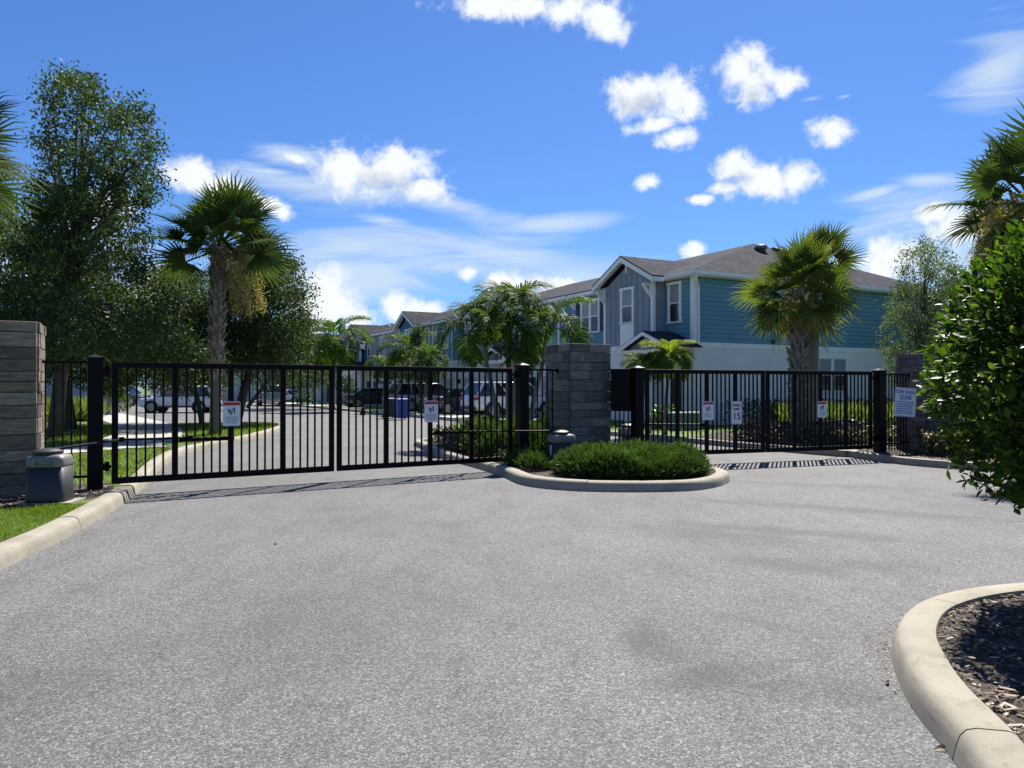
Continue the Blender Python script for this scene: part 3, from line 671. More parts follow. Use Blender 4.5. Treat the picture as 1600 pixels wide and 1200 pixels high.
# gate operators
def operator(x, y, ang, label, arm=None, zb=.12, flip=1):
    r = empty('gate_operator', (x, y, zb), ang, label, 'gate operator', 'charcoal swing gate operators')
    w, d = .235, .2
    def sec(k, z, rr=.07): 
        a, b_ = w * k, d * k; pts = []
        for cx_, cy_, s0 in ((a - rr, b_ - rr, 0), (-a + rr, b_ - rr, 90), (-a + rr, -b_ + rr, 180), (a - rr, -b_ + rr, 270)):
            for q in (0, 30, 60, 90): pts.append((cx_ + rr * math.cos(R(s0 + q)), cy_ + rr * math.sin(R(s0 + q)), z))
        return pts
    MB().bb((-.3, -.24, -.03), (.34, .24, .02)).build('base_pad', M['kerb'], r)
    MB().loft([sec(1.0, .02), sec(1.0, .05), sec(.95, .47)]).build('cover', M['op_dark'], r, True)
    MB().loft([sec(.955, .47), sec(.97, .49), sec(.97, .56), sec(.88, .61), sec(.6, .625)]).build('lid', M['op_grey'], r, True)
    MB().lathe([(.16, .62), (.175, .635), (.175, .665), (.12, .69), (.03, .70)], (-.03, .0, 0), 18).build('drive_hub', M['op_dark'], r)
    m = MB(); m.bb((-.09, -d - .004, .5), (.10, -d + .01, .505)); m.bb((-.09, -d - .004, .54), (.10, -d + .01, .545)); m.bb((-.09, -d - .004, .505), (-.085, -d + .01, .54)); m.bb((.095, -d - .004, .505), (.10, -d + .01, .54)); m.build('latch', M['op_dark'], r)
    MB().bb((-w + .0, -.06, .22), (-w - .004, .0, .42)).build('sticker', M['sign_w'], r)
    if arm:
        pts, rad = arm
        for i in range(len(pts) - 1):
            MB().tube([pts[i], pts[i + 1]], rad[i], 8).build('arm', M['black'] if i else M['steel'], None).parent = None
    return r
def op_arm(root, pts, rads):
    inv = root.matrix_basis.inverted()
    for i in range(len(pts) - 1):
        MB().tube([inv @ Vector(pts[i]), inv @ Vector(pts[i + 1])], rads[i], 8).build('arm', M['black'], root)
        j = inv @ Vector(pts[i + 1]); MB().tube([j - Vector((0, 0, .035)), j + Vector((0, 0, .035))], .04, 10).build('joint', M['black'], root)
def gpt(o, x, y, z):
    a = o.rotation_euler.z; return (o.location.x + x * math.cos(a) - y * math.sin(a), o.location.y + x * math.sin(a) + y * math.cos(a), z)
o1 = operator(-5.98, 9.95, R(8), 'charcoal gate operator with grey lid beside the left pillar, fully in view')
bpy.context.view_layer.update()
op_arm(o1, [(-5.98, 9.95, .80), gpt(gl1, .12, -.16, .84), gpt(gl1, xs1[1] + .2, -.13, .83)], [.016, .017])
op_arm(o1, [gpt(gl1, xs1[1] + .05, -.07, .80), gpt(gl1, xs1[2], -.07, .80)], [.032])
o2 = operator(.92, 14.35, R(25), 'charcoal gate operator in front of the centre pillar, half hidden by junipers')
bpy.context.view_layer.update()
op_arm(o2, [(.85, 14.35, .80), gpt(gl2, xs2[2] + .1, -.12, .80)], [.014])
op_arm(o2, [gpt(gl2, xs2[2], -.08, .77), gpt(gl2, xs2[3], -.08, .77)], [.03])
o3 = operator(8.55, 19.35, R(20), 'charcoal gate operator seen through the right end of the exit gate')
bpy.context.view_layer.update()
op_arm(o3, [(8.55, 19.35, .8), gpt(gr2, xs4[2], .12, .82)], [.02])
o4 = operator(2.6, 16.9, R(20), 'charcoal gate operator behind the exit gate, mostly behind its post')
bpy.context.view_layer.update()
op_arm(o4, [(2.6, 16.9, .8), gpt(gr1, xs3[2], .12, .82)], [.022])

# ------------------------------------------------------------------ signs
def text(body, size, mat, root, x, z, y=-.006, name='lettering', sx=1.0, bold=0.0):
    cu = bpy.data.curves.new('txt', 'FONT'); cu.body = body; cu.size = size; cu.align_x = 'CENTER'; cu.align_y = 'CENTER'; cu.extrude = .0006; cu.offset = bold
    t = bpy.data.objects.new('txt', cu); COL.objects.link(t); bpy.context.view_layer.update()
    me = bpy.data.meshes.new_from_object(t.evaluated_get(bpy.context.evaluated_depsgraph_get())); bpy.data.objects.remove(t)
    me.name = name; me.materials.clear(); me.materials.append(mat)
    o = link(name, me, root); o.matrix_basis = Matrix.Translation((x, y, z)) @ Matrix.Rotation(R(90), 4, 'X') @ Matrix.Diagonal((sx, 1, 1, 1)); return o
def plate(mb, w, h, y0, y1, r=.02, cx=0, cz=0):
    pts = []
    for ax, az, s0 in ((w / 2 - r, h / 2 - r, 0), (-w / 2 + r, h / 2 - r, 90), (-w / 2 + r, -h / 2 + r, 180), (w / 2 - r, -h / 2 + r, 270)):
        for q in (0, 30, 60, 90): pts.append((cx + ax + r * math.cos(R(s0 + q)), cz + az + r * math.sin(R(s0 + q))))
    return mb.prism(pts, y0, y1, 'y')
def sign_root(name, gate, x, z, label, cat='sign', group=None, tilt=0.0, y=-.05):
    p = gpt(gate, x, y, z); r = empty(name, p, gate.rotation_euler.z, label, cat, group)
    r.rotation_euler = (0, R(tilt), gate.rotation_euler.z); return r
def warning(gate, x, z, label, w=.27, h=.39):
    r = sign_root('warning_sign', gate, x, z, label, group='gate hazard warning signs')
    plate(MB(), w, h, -.003, .003).build('plate', M['sign_w'], r)
    m = MB(); m.bb((-w / 2 + .008, -.0045, h / 2 - .065), (w / 2 - .008, -.003, h / 2 - .012)); m.build('red_header', M['sign_r'], r)
    # pictogram: figure knocked by a moving gate
    k = MB(); k.bb((.035, -.005, .0), (.052, -.0035, .10)); k.bb((.015, -.005, .01), (.024, -.0035, .085))
    pts = [(-.045 + .014 * math.cos(R(q)), .065 + .014 * math.sin(R(q))) for q in range(0, 360, 30)]; k.prism(pts, -.005, -.0035, 'y')
    def limb(a, b, wd):
        a, b = Vector(a), Vector(b); d = (b - a).normalized(); n = Vector((-d.y, d.x)) * wd / 2
        k.prism([(a.x - n.x, a.y - n.y), (b.x - n.x, b.y - n.y), (b.x + n.x, b.y + n.y), (a.x + n.x, a.y + n.y)], -.005, -.0035, 'y')
    limb((-.035, .055), (-.005, .02), .026); limb((-.03, .05), (.01, .065), .010); limb((-.03, .045), (-.06, .02), .010); limb((-.01, .025), (-.04, -.012), .013); limb((0, .02), (-.01, -.03), .013); limb((.012, .07), (.035, .09), .008)
    k.build('pictogram', M['sign_k'], r)
    t = MB(); z0 = -.05
    for i in range(5):
        wd = w * (.36 if i < 4 else .22); zz = z0 - i * .024
        t.bb((-wd, -.0045, zz - .006), (wd, -.0032, zz + .004))
    t.build('small_print', M['sign_g'], r)
    return r
warning(gl1, xs1[2], 1.19, 'red and white gate warning sign on the left half of the main gate')
warning(gl2, xs2[2], 1.17, 'red and white gate warning sign on the right half of the main gate')
warning(gr1, xs3[2], 1.12, 'red and white gate warning sign left of the speed limit sign')
warning(gr2, xs4[2], 1.12, 'red and white gate warning sign in front of the palm trunk', .25, .36)
s = sign_root('speed_limit_sign', gr1, xs3[3], 1.07, 'white speed limit 15 sign on the exit gate')
plate(MB(), .27, .49, -.003, .003, .025).build('plate', M['sign_w'], s)
m = MB(); 
for a_, b_ in (((-.125, -.235), (-.12, .235)), ((.12, -.235), (.125, .235)), ((-.12, .23), (.12, .235)), ((-.12, -.235), (.12, -.23))): m.bb((a_[0], -.0045, a_[1]), (b_[0], -.0032, b_[1]))
m.build('border', M['sign_k'], s)
text('SPEED', .074, M['sign_k'], s, 0, .155, bold=.0022); text('LIMIT', .074, M['sign_k'], s, 0, .075, bold=.0022); text('15', .2, M['sign_k'], s, 0, -.08, bold=.004)
s = empty('tow_away_sign', (9.02, 17.62, 1.27), R(8), 'tilted white and blue TOW AWAY ZONE sign on the fence by the right pillar', 'sign')
s.rotation_euler = (0, R(4), R(8))
W_, H_ = .54, .66
plate(MB(), W_, H_, -.003, .003, .04).build('plate', M['sign_w'], s)
m = MB(); hw, hh = W_ / 2 - .012, H_ / 2 - .012
m.bb((-hw, -.0045, -hh + .03), (-hw + .008, -.0032, hh - .03)); m.bb((hw - .008, -.0045, -hh + .03), (hw, -.0032, hh - .03)); m.bb((-hw + .03, -.0045, hh - .008), (hw - .03, -.0032, hh)); m.bb((-hw + .03, -.0045, -hh), (hw - .03, -.0032, -hh + .008)); m.build('border', M['sign_b'], s)
text('TOW AWAY', .125, M['sign_b'], s, 0, .228, sx=.76, bold=.005); text('ZONE', .135, M['sign_b'], s, 0, .105, sx=.82, bold=.006)
random.seed(3)
m = MB()
for i in range(6):
    z = .01 - i * .052; x = -.22
    while x < .2:
        w = random.uniform(.02, .075); x2 = min(.225, x + w); m.bb((x, -.0045, z - .017), (x2, -.0032, z + .013)); x = x2 + .012
m.build('small_print', M['sign_b'], s)
m = MB(); m.bb((-.02, .003, -.2), (.02, .15, -.17)); m.bb((-.02, .003, .17), (.02, .15, .2)); m.build('bracket', M['black'], s)
# ------------------------------------------------------------------ street furniture
def street_lamp(x, y, h, label):
    r = empty('street_lamp', (x, y, .05), 0, label, 'street lamp')
    MB().lathe([(.16, 0), (.16, .15), (.10, .3), (.055, .5), (.045, h - .6), (.05, h - .58)], n=12).build('pole', M['black'], r, True)
    MB().lathe([(.05, h - .6), (.13, h - .5), (.15, h - .42), (.12, h - .40)], n=12).build('collar', M['black'], r)
    MB().lathe([(.10, h - .40), (.17, h - .12), (.16, h - .10)], n=8).build('lantern_glass', M['lampglass'], r)
    MB().lathe([(.21, h - .11), (.20, h - .07), (.08, h + .03), (.02, h + .06), (.02, h + .14)], n=8).build('lantern_cap', M['black'], r)
street_lamp(*pix(567, 650)[:2], 4.15, 'black street lamp with lantern head behind the main gate')
def wheelie_bin(x, y, rz, mat, label, h=1.05):
    r = empty('wheelie_bin', (x, y, .02), rz, label, 'trash bin', 'wheeled trash bins at the kerb')
    MB().loft([[(-a, -b, z), (a, -b, z), (a, b, z), (-a, b, z)] for a, b, z in ((.22, .25, .06), (.30, .35, h * .9), (.32, .37, h * .91), (.32, .37, h * .94))]).build('body', mat, r)
    MB().loft([[(-a, -b, z), (a, -b, z), (a, b, z), (-a, b, z)] for a, b, z in ((.33, .38, h * .945), (.33, .38, h * .97), (.25, .3, h))]).build('lid', mat, r)
    for s_ in (-1, 1): MB().tube([(s_ * .23, .28, .12), (s_ * .29, .28, .12)], .12, 12).build('wheel', M['tyre'], r)
    MB().tube([(-.25, .42, h * .93), (.25, .42, h * .93)], .018, 6).build('handle', mat, r)
x, y = pix(607, 654); wheelie_bin(x, y + .3, R(25), M['bin_black'], 'black wheeled trash bin left of the blue bin')
x, y = pix(626, 656); wheelie_bin(x, y + .3, R(25), M['bin_blue'], 'blue wheeled recycling bin beside the street')
u = empty('utility_box', (6.05, 27.2, .1), R(20), 'grey utility box on the lawn behind the exit gate', 'utility box')
bmod(MB().bb((-.55, -.3, 0), (.5, .3, .6)).build('cabinet', M['util'], u), .02)
MB().bb((-.6, -.34, .6), (.55, .34, .65)).build('lid', M['white_trim'], u); MB().bb((-.45, -.303, .28), (-.32, -.301, .48)).build('sticker', M['sign_w'], u)
# leaves and litter on the road
def litter(x, y, s, mat, label, rz=0):
    o = MB().add([(-s, 0, .004), (-.3 * s, .28 * s, .02), (.5 * s, .22 * s, .028), (s, 0, .006), (.4 * s, -.25 * s, .012), (-.4 * s, -.22 * s, .006), (0, 0, .012)], [(0, 1, 6), (1, 2, 6), (2, 3, 6), (3, 4, 6), (4, 5, 6), (5, 0, 6)]).build('fallen_leaf', mat)
    o.location = (x, y, 0); o.rotation_euler = (0, 0, rz); tag(o, label, 'leaf', 'dry leaves lying on the asphalt'); return o
dl = pm('dry_leaf_tan', (0.32, 0.24, 0.14), 0.8, 0.2, 40); db = pm('dry_leaf_brown', (0.10, 0.06, 0.04), 0.8, 0.2, 40)
for i, (px, py, s_, m_, lb) in enumerate([(1468, 1172, .035, dl, 'tan dry leaf beside the near kerb, lowest in the photo'), (1424, 1104, .018, dl, 'pale scrap of leaf beside the near kerb joint'), (1070, 764, .10, db, 'long brown leaf at the foot of the island kerb'), (1385, 1068, .028, db, 'dark leaf against the near kerb joint'), (243, 775, .03, db, 'small dark leaf on the road by the left gate hinge'), (430, 852, .02, M['grass'], 'tiny green leaf on the open asphalt'), (1352, 1000, .014, db, 'reddish speck of leaf left of the near kerb')]):
    x, y = pix(px, py); litter(x, y, s_, m_, lb, i * 1.3)

# ------------------------------------------------------------------ houses
def lap_wall(a, b, z0, z1, y, mat, root, course=.19, axis='x', sgn=1):
    """lap siding: every course a tilted board, joined as one part"""
    m = MB(); z = z0
    while z < z1 - .02:
        t = min(z1, z + course)
        if axis == 'x': m.prism([(y, z + .02), (y + sgn * .034, z + .02), (y + sgn * .012, t), (y, t)], a, b, 'x')
        else: m.prism([(y, z + .02), (y + sgn * .034, z + .02), (y + sgn * .012, t), (y, t)], a, b, 'y')
        z = t
    return m.build('lap_siding', mat, root, kind='stuff')
def window(root, x0, x1, z0, z1, y, sgn=1, axis='x', double=False, trim=.12, blind=True):
    fr = MB(); t = trim
    def B(m, a0, a1, c0, c1, d0, d1):
        if axis == 'x': m.bb((a0, y + sgn * d0, c0), (a1, y + sgn * d1, c1))
        else: m.bb((y + sgn * d0, a0, c0), (y + sgn * d1, a1, c1))
    B(fr, x0, x0 + t, z0, z1, 0, .06); B(fr, x1 - t, x1, z0, z1, 0, .06); B(fr, x0 - .04, x1 + .04, z1, z1 + t, 0, .075); B(fr, x0 - .04, x1 + .04, z0 - .06, z0, 0, .085)
    if double: B(fr, (x0 + x1) / 2 - t * .6, (x0 + x1) / 2 + t * .6, z0, z1, 0, .06)
    w = fr.build('window', M['white_trim'], root)
    spans = [(x0 + t, (x0 + x1) / 2 - t * .6), ((x0 + x1) / 2 + t * .6, x1 - t)] if double else [(x0 + t, x1 - t)]
    zm = (z0 + z1) / 2
    for a, b in spans:
        m = MB(); B(m, a + .03, b - .03, zm + .02, z1 - .03, .02, .03); m.build('pane', M['blind'] if blind else M['glass'], w)
        m = MB(); B(m, a + .03, b - .03, z0 + .03, zm - .02, .02, .026); m.build('pane', M['glass'], w)
        m = MB(); B(m, a, b, zm - .025, zm + .025, .02, .05); B(m, a, a + .03, z0, z1, .02, .045); B(m, b - .03, b, z0, z1, .02, .045); m.build('sash', M['white_trim'], w)
    return w
def bracket(root, x, y, z, s=1):
    m = MB(); m.bb((x - .05, y, z - .6), (x + .05, y + .1, z)); m.bb((x - .05, y + .1, z - .1), (x + .05, y + .5, z))
    m.prism([(y + .1, z - .52), (y + .18, z - .50), (y + .36, z - .30), (y + .48, z - .1), (y + .36, z - .1), (y + .24, z - .26), (y + .1, z - .40)], x - .04, x + .04, 'x')
    m.build('bracket', M['white_trim'], root)
def building(ux, main, gab, label, Lb=27.4, D=16.8):
    o = HC + UX * ux; root = empty('townhouse', (o[0], o[1], 0), math.atan2(UX[1], UX[0]), label, 'house', 'two storey townhouses in a row')
    EZ = 6.2
    MB().bb((0, -D, 0), (Lb, 0, 3.3)).build('ground_floor_wall', M['stucco'], root)
    MB().bb((.02, -D + .02, 3.3), (Lb - .02, -.02, EZ + .15)).build('upper_wall', main, root)
    lap_wall(0.02, Lb - .02, 3.5, EZ, -.02, main, root, sgn=1)
    lap_wall(-D + .02, -.02, 3.5, EZ, .02, main, root, axis='y', sgn=-1)
    m = MB(); m.bb((-.03, -D, 3.28), (Lb + .03, .03, 3.5)); m.build('band_course', M['white_trim'], root)
    m = MB(); m.bb((-.06, -.14, 3.5), (-.0, .06, EZ)); m.bb((0, 0, 3.5), (.14, .06, EZ)); m.build('corner_board', M['white_trim'], root); MB().bb((Lb - .14, 0, 3.5), (Lb + .03, .06, EZ)).build('corner_board', M['white_trim'], root); MB().bb((-.06, -D, 3.5), (0, -D + .14, EZ)).build('corner_board', M['white_trim'], root)
    # main hip roof
    oh = .45; z0 = EZ + .2; hx = 4.9; zr = 9.12
    A = [(-oh, oh), (Lb + oh, oh), (Lb + oh, -D - oh), (-oh, -D - oh)]; Rg = [(hx, -D / 2), (Lb - hx, -D / 2)]
    mb = MB(); mb.add([(x, y, z0) for x, y in A] + [(x, y, zr) for x, y in Rg] + [(x, y, z0 - .05) for x, y in A],
                      [(0, 1, 5, 4), (1, 2, 5), (2, 3, 4, 5), (3, 0, 4), (0, 1, 7, 6), (1, 2, 8, 7), (2, 3, 9, 8), (3, 0, 6, 9), (6, 7, 8, 9)])
    mb.build('roof', M['shingle'], root)
    f = MB(); t = .02
    f.bb((-oh + .0, oh - t, EZ), (Lb + oh, oh, z0 - .05)); f.bb((-oh, -D - oh, EZ), (Lb + oh, -D - oh + t, z0 - .05)); f.bb((-oh, -D - oh + t, EZ), (-oh + t, oh - t, z0 - .05)); f.bb((Lb + oh - t, -D - oh + t, EZ), (Lb + oh, oh - t, z0 - .05)); f.build('fascia', M['white_trim'], root)
    MB().bb((-oh + t, -D - oh + t, EZ), (Lb + oh - t, oh - t, EZ + .02)).build('soffit', M['white_trim'], root)
    gt = MB(); gt.bb((-oh - .1, -D - oh, EZ + .05), (-oh, oh + .1, z0 - .02)); gt.bb((-oh, oh, EZ + .05), (1.2, oh + .1, z0 - .02)); gt.build('gutter', M['white_trim'], root)
    # rooftop vents at the near hip
    sl = (zr - z0) / (hx + oh)
    for k, (ax, ay) in enumerate(((3.6, -7.6), (3.0, -8.6))):
        zz = z0 + (ax + oh) * sl
        MB().lathe([(.22, -.1), (.24, .1), (.34, .14), (.30, .26), (.12, .32)], (ax, ay, zz), 14).build('roof_vent', M['steel'], root, True)
    for ax, a, b in ((4.0, -10.6, -9.0), (3.1, -10.9, -9.1)):
        zz = z0 + (ax + oh) * sl
        MB().prism([(ax - .4, zz - .14), (ax + .35, zz + .13), (ax + .1, zz + .2), (ax - .5, zz - .02)], a, b, 'y').build('vent_hood', M['op_dark'], root)
    MB().tube([(1.6, -9.2, z0 + .5), (1.6, -9.2, z0 + 1.05)], .05, 8).build('vent_pipe', M['op_dark'], root)
    # side wall
    window(root, -9.4, -7.3, 1.45, 2.95, 0, -1, 'y', True)
    MB().bb((-.1, -4.6, 3.55), (0.0, -4.45, 3.72)).build('wall_light', M['black'], root)
    d = MB(); d.tube([(-oh - .02, .3, EZ + .05), (-oh + .05, .2, EZ - .15), (-.08, -.2, EZ - .42), (-.08, -.2, 3.4)], .05, 8); d.build('downspout', M['white_trim'], root)
    for k in range(2):
        X = 14.0 * k; g0, g1, gp, yo = X + 1.8, X + 5.4, X + 3.6, .67
        bw = MB(); bw.bb((g0, .001, 3.3), (g1, yo, EZ)); bw.prism([(g0, EZ), (g1, EZ), (gp, EZ + .92)], .0, yo, 'y'); bw.build('gable_wall', gab, root)
        xx = g0 + .3
        while xx < g1 - .15:
            top = EZ + .92 * (1 - abs(xx - gp) / 1.8) - .06
            if not (X + 3.0 < xx < X + 4.2): MB().bb((xx - .025, yo, 3.5), (xx + .025, yo + .022, top)).build('batten', gab, root)
            else: MB().bb((xx - .025, yo, 6.15), (xx + .025, yo + .022, top)).build('batten', gab, root)
            xx += .4
        m = MB(); m.bb((g0 - .03, yo - .12, 3.5), (g0 + .0, yo + .03, EZ + .05)); m.bb((g0, yo, 3.5), (g0 + .12, yo + .03, EZ)); m.bb((g1, yo - .12, 3.5), (g1 + .03, yo + .03, EZ + .05)); m.bb((g1 - .12, yo, 3.5), (g1, yo + .03, EZ)); m.bb((g0 - .03, yo, 3.3), (g1 + .03, yo + .04, 3.5)); m.build('corner_board', M['white_trim'], root)
        MB().bb((g0, .001, 0), (g1, yo - .02, 3.3)).build('ground_floor_wall', M['stucco'], root)
        window(root, X + 3.1, X + 4.1, 4.55, 6.0, yo, 1, blind=True)
        MB().bb((X + 3.1, yo, 3.5), (X + 4.1, yo + .05, 4.47)).build('panel', M['white_trim'], root)
        # gable roof
        ez, rz_, y1 = z0 - .02, z0 + 1.12, yo + .42; hw = 2.25; yb = -(rz_ - z0) / ((zr - z0) / (D / 2 + oh)) + oh - .1
        for sg in (-1, 1):
            yb2 = .3
            r_ = MB(); r_.add([(gp, y1, rz_), (gp, yb, rz_), (gp + sg * hw, y1, ez), (gp + sg * hw, yb2, ez), (gp, y1, rz_ - .06), (gp, yb, rz_ - .06), (gp + sg * hw, y1, ez - .06), (gp + sg * hw, yb2, ez - .06)],
                              [(0, 1, 3, 2), (4, 6, 7, 5), (0, 2, 6, 4), (1, 5, 7, 3), (2, 3, 7, 6)]); r_.build('gable_roof', M['shingle'], root)
            q = MB(); q.add([(gp, y1 - .03, rz_ - .075), (gp, yo, rz_ - .075), (gp + sg * (hw - .03), yo, ez - .065), (gp + sg * (hw - .03), y1 - .03, ez - .065)], [(0, 1, 2, 3)]); q.build('soffit', M['white_trim'], root)
            q = MB(); q.add([(gp, y1 - .03, rz_ - .06), (gp + sg * hw, y1 - .03, ez - .06), (gp + sg * hw, y1 - .03, ez - .28), (gp, y1 - .03, rz_ - .28), (gp, y1, rz_ - .06), (gp + sg * hw, y1, ez - .06), (gp + sg * hw, y1, ez - .28), (gp, y1, rz_ - .28)],
                            [(0, 1, 2, 3), (7, 6, 5, 4), (0, 4, 5, 1), (3, 2, 6, 7), (1, 5, 6, 2), (0, 3, 7, 4)]); q.build('rake_board', M['white_trim'], root)
            q = MB(); q.bb((gp + sg * hw, oh, ez - .26), (gp + sg * (hw - .03), y1 - .03, ez - .06)); q.build('fascia', M['white_trim'], root)
            bracket(root, gp + sg * 1.72, yo, ez - .28)
        q = MB(); q.bb((gp - .05, yo, rz_ - .75), (gp + .05, yo + .1, rz_ - .25)); q.bb((gp - .05, yo + .1, rz_ - .35), (gp + .05, y1 - .05, rz_ - .25)); q.build('bracket', M['white_trim'], root)
        # windows in the plain wall
        window(root, X + .72, X + 1.6, 4.42, 6.0, 0, 1)
        window(root, X + 6.7, X + 8.4, 4.4, 5.9, 0, 1, double=True)
        for a in (6.32, 8.43):
            sh = MB(); sh.bb((X + a, 0, 4.38), (X + a + .35, .05, 5.98)); sh.build('shutter', M['navy'], root)
        window(root, X + 11.2, X + 12.1, 4.42, 5.95, 0, 1)
        for a in (6.1, 8.9, 9.9): bracket(root, X + a, .02, EZ)
        dn = MB(); dn.tube([(X + 10.4, .4, EZ + .05), (X + 10.4, .1, EZ - .3), (X + 10.4, .1, .3)], .05, 8); dn.build('downspout', M['white_trim'], root)
        # portico over the entrance
        pk = MB(); pc = X + 1.2; pw = 1.75; ye = 1.7; pe, pr = 3.3, 3.98
        for sg in (-1, 1):
            r_ = MB(); r_.add([(pc, ye, pr), (pc, .03, pr), (pc + sg * pw, ye, pe), (pc + sg * pw, .03, pe), (pc, ye, pr - .06), (pc, .03, pr - .06), (pc + sg * pw, ye, pe - .06), (pc + sg * pw, .03, pe - .06)], [(0, 1, 3, 2), (4, 6, 7, 5), (0, 2, 6, 4), (1, 5, 7, 3), (2, 3, 7, 6)]); r_.build('porch_roof', M['shingle'], root)
            q = MB(); q.add([(pc, ye, pr - .04), (pc + sg * pw, ye, pe - .04), (pc + sg * pw, ye, pe - .2), (pc, ye, pr - .2), (pc, ye + .03, pr - .04), (pc + sg * pw, ye + .03, pe - .04), (pc + sg * pw, ye + .03, pe - .2), (pc, ye + .03, pr - .2)], [(0, 1, 2, 3), (7, 6, 5, 4), (0, 4, 5, 1), (3, 2, 6, 7), (1, 5, 6, 2), (0, 3, 7, 4)]); q.build('rake_board', M['white_trim'], root)
            MB().bb((pc + sg * 1.35 - .09, ye - .3, .1), (pc + sg * 1.35 + .09, ye - .12, pe - .25)).build('porch_column', M['white_trim'], root)
        MB().prism([(pc - 1.5, pe - .1), (pc + 1.5, pe - .1), (pc, pr - .14)], ye - .35, ye - .3, 'y').build('porch_gable', gab, root)
        MB().bb((pc - 1.5, ye - .32, pe - .3), (pc + 1.5, ye - .1, pe - .1)).build('porch_beam', M['white_trim'], root)
        MB().bb((X + .75, .0, .1), (X + 1.7, .05, 2.2)).build('front_door', M['door'], root)
        # garages
        for a, mt in ((6.0, M['garage']), (9.8 if k == 0 else 10.2, M['garage'])):
            g_ = MB()
            for i in range(4): g_.bb((X + a, 0, .12 + i * .53), (X + a + 2.6, .03, .12 + i * .53 + .515))
            gg = g_.build('garage_door', mt, root)
            q = MB(); q.bb((X + a - .12, 0, .1), (X + a, .06, 2.36)); q.bb((X + a + 2.6, 0, .1), (X + a + 2.72, .06, 2.36)); q.bb((X + a - .12, 0, 2.25), (X + a + 2.72, .065, 2.4)); q.build('door_trim', M['white_trim'], root)
        MB().bb((X + 13.0, .0, .1), (X + 13.9, .05, 2.2)).build('front_door', M['door'], root)
        MB().bb((X + 9.2, .02, 1.9), (X + 9.35, .14, 2.2)).build('wall_light', M['black'], root)
    return root
building(0, M['teal'], M['grey'], 'teal townhouse with grey board gable, largest and nearest, behind the exit gate')
building(28, M['grey'], M['blue'], 'grey townhouse with blue gables, middle of the row behind the palms')
building(56, M['blue'], M['grey'], 'blue townhouse at the far end of the row, behind the street lamp')
def far_house(x, y, w, d, h, rz, wall, label, nwin=3):
    r = empty('house', (x, y, 0), rz, label, 'house', 'distant pale houses behind the trees')
    MB().bb((-w / 2, 0, 0), (w / 2, d, h)).build('wall', wall, r)
    e = .5; MB().add([(-w / 2 - e, -e, h), (w / 2 + e, -e, h), (w / 2 + e, d + e, h), (-w / 2 - e, d + e, h), (-w / 2 + d / 2, d / 2, h + 2.4), (w / 2 - d / 2, d / 2, h + 2.4)], [(0, 1, 5, 4), (1, 2, 5), (2, 3, 4, 5), (3, 0, 4), (3, 2, 1, 0)]).build('roof', M['shingle'], r)
    for i in range(nwin):
        xx = -w / 2 + w * (i + .5) / nwin
        for z in (1.0, 4.0):
            window(r, xx - .6, xx + .6, z, z + 1.5, 0, -1)
    MB().bb((-w / 2 + .3, -.04, .05), (-w / 2 + 2.9, 0, 2.3)).build('garage_door', M['garage'], r)
M['pale'] = pm('pale_render', (0.62, 0.64, 0.65), 0.8, 0.05, 1)
far_house(-37, 92, 16, 10, 6.0, R(-18), M['pale'], 'pale white house far behind the pickup truck', 4)
far_house(-58, 84, 15, 10, 6.0, R(-25), M['pale'], 'pale house far behind the white SUV', 4)
far_house(-42, 60, 13, 9, 5.8, R(-60), M['grey'], 'grey house far left behind the dark parked car', 3)
far_house(-30, 112, 14, 10, 6.0, R(0), M['pale'], 'pale house at the far end of the street', 3)

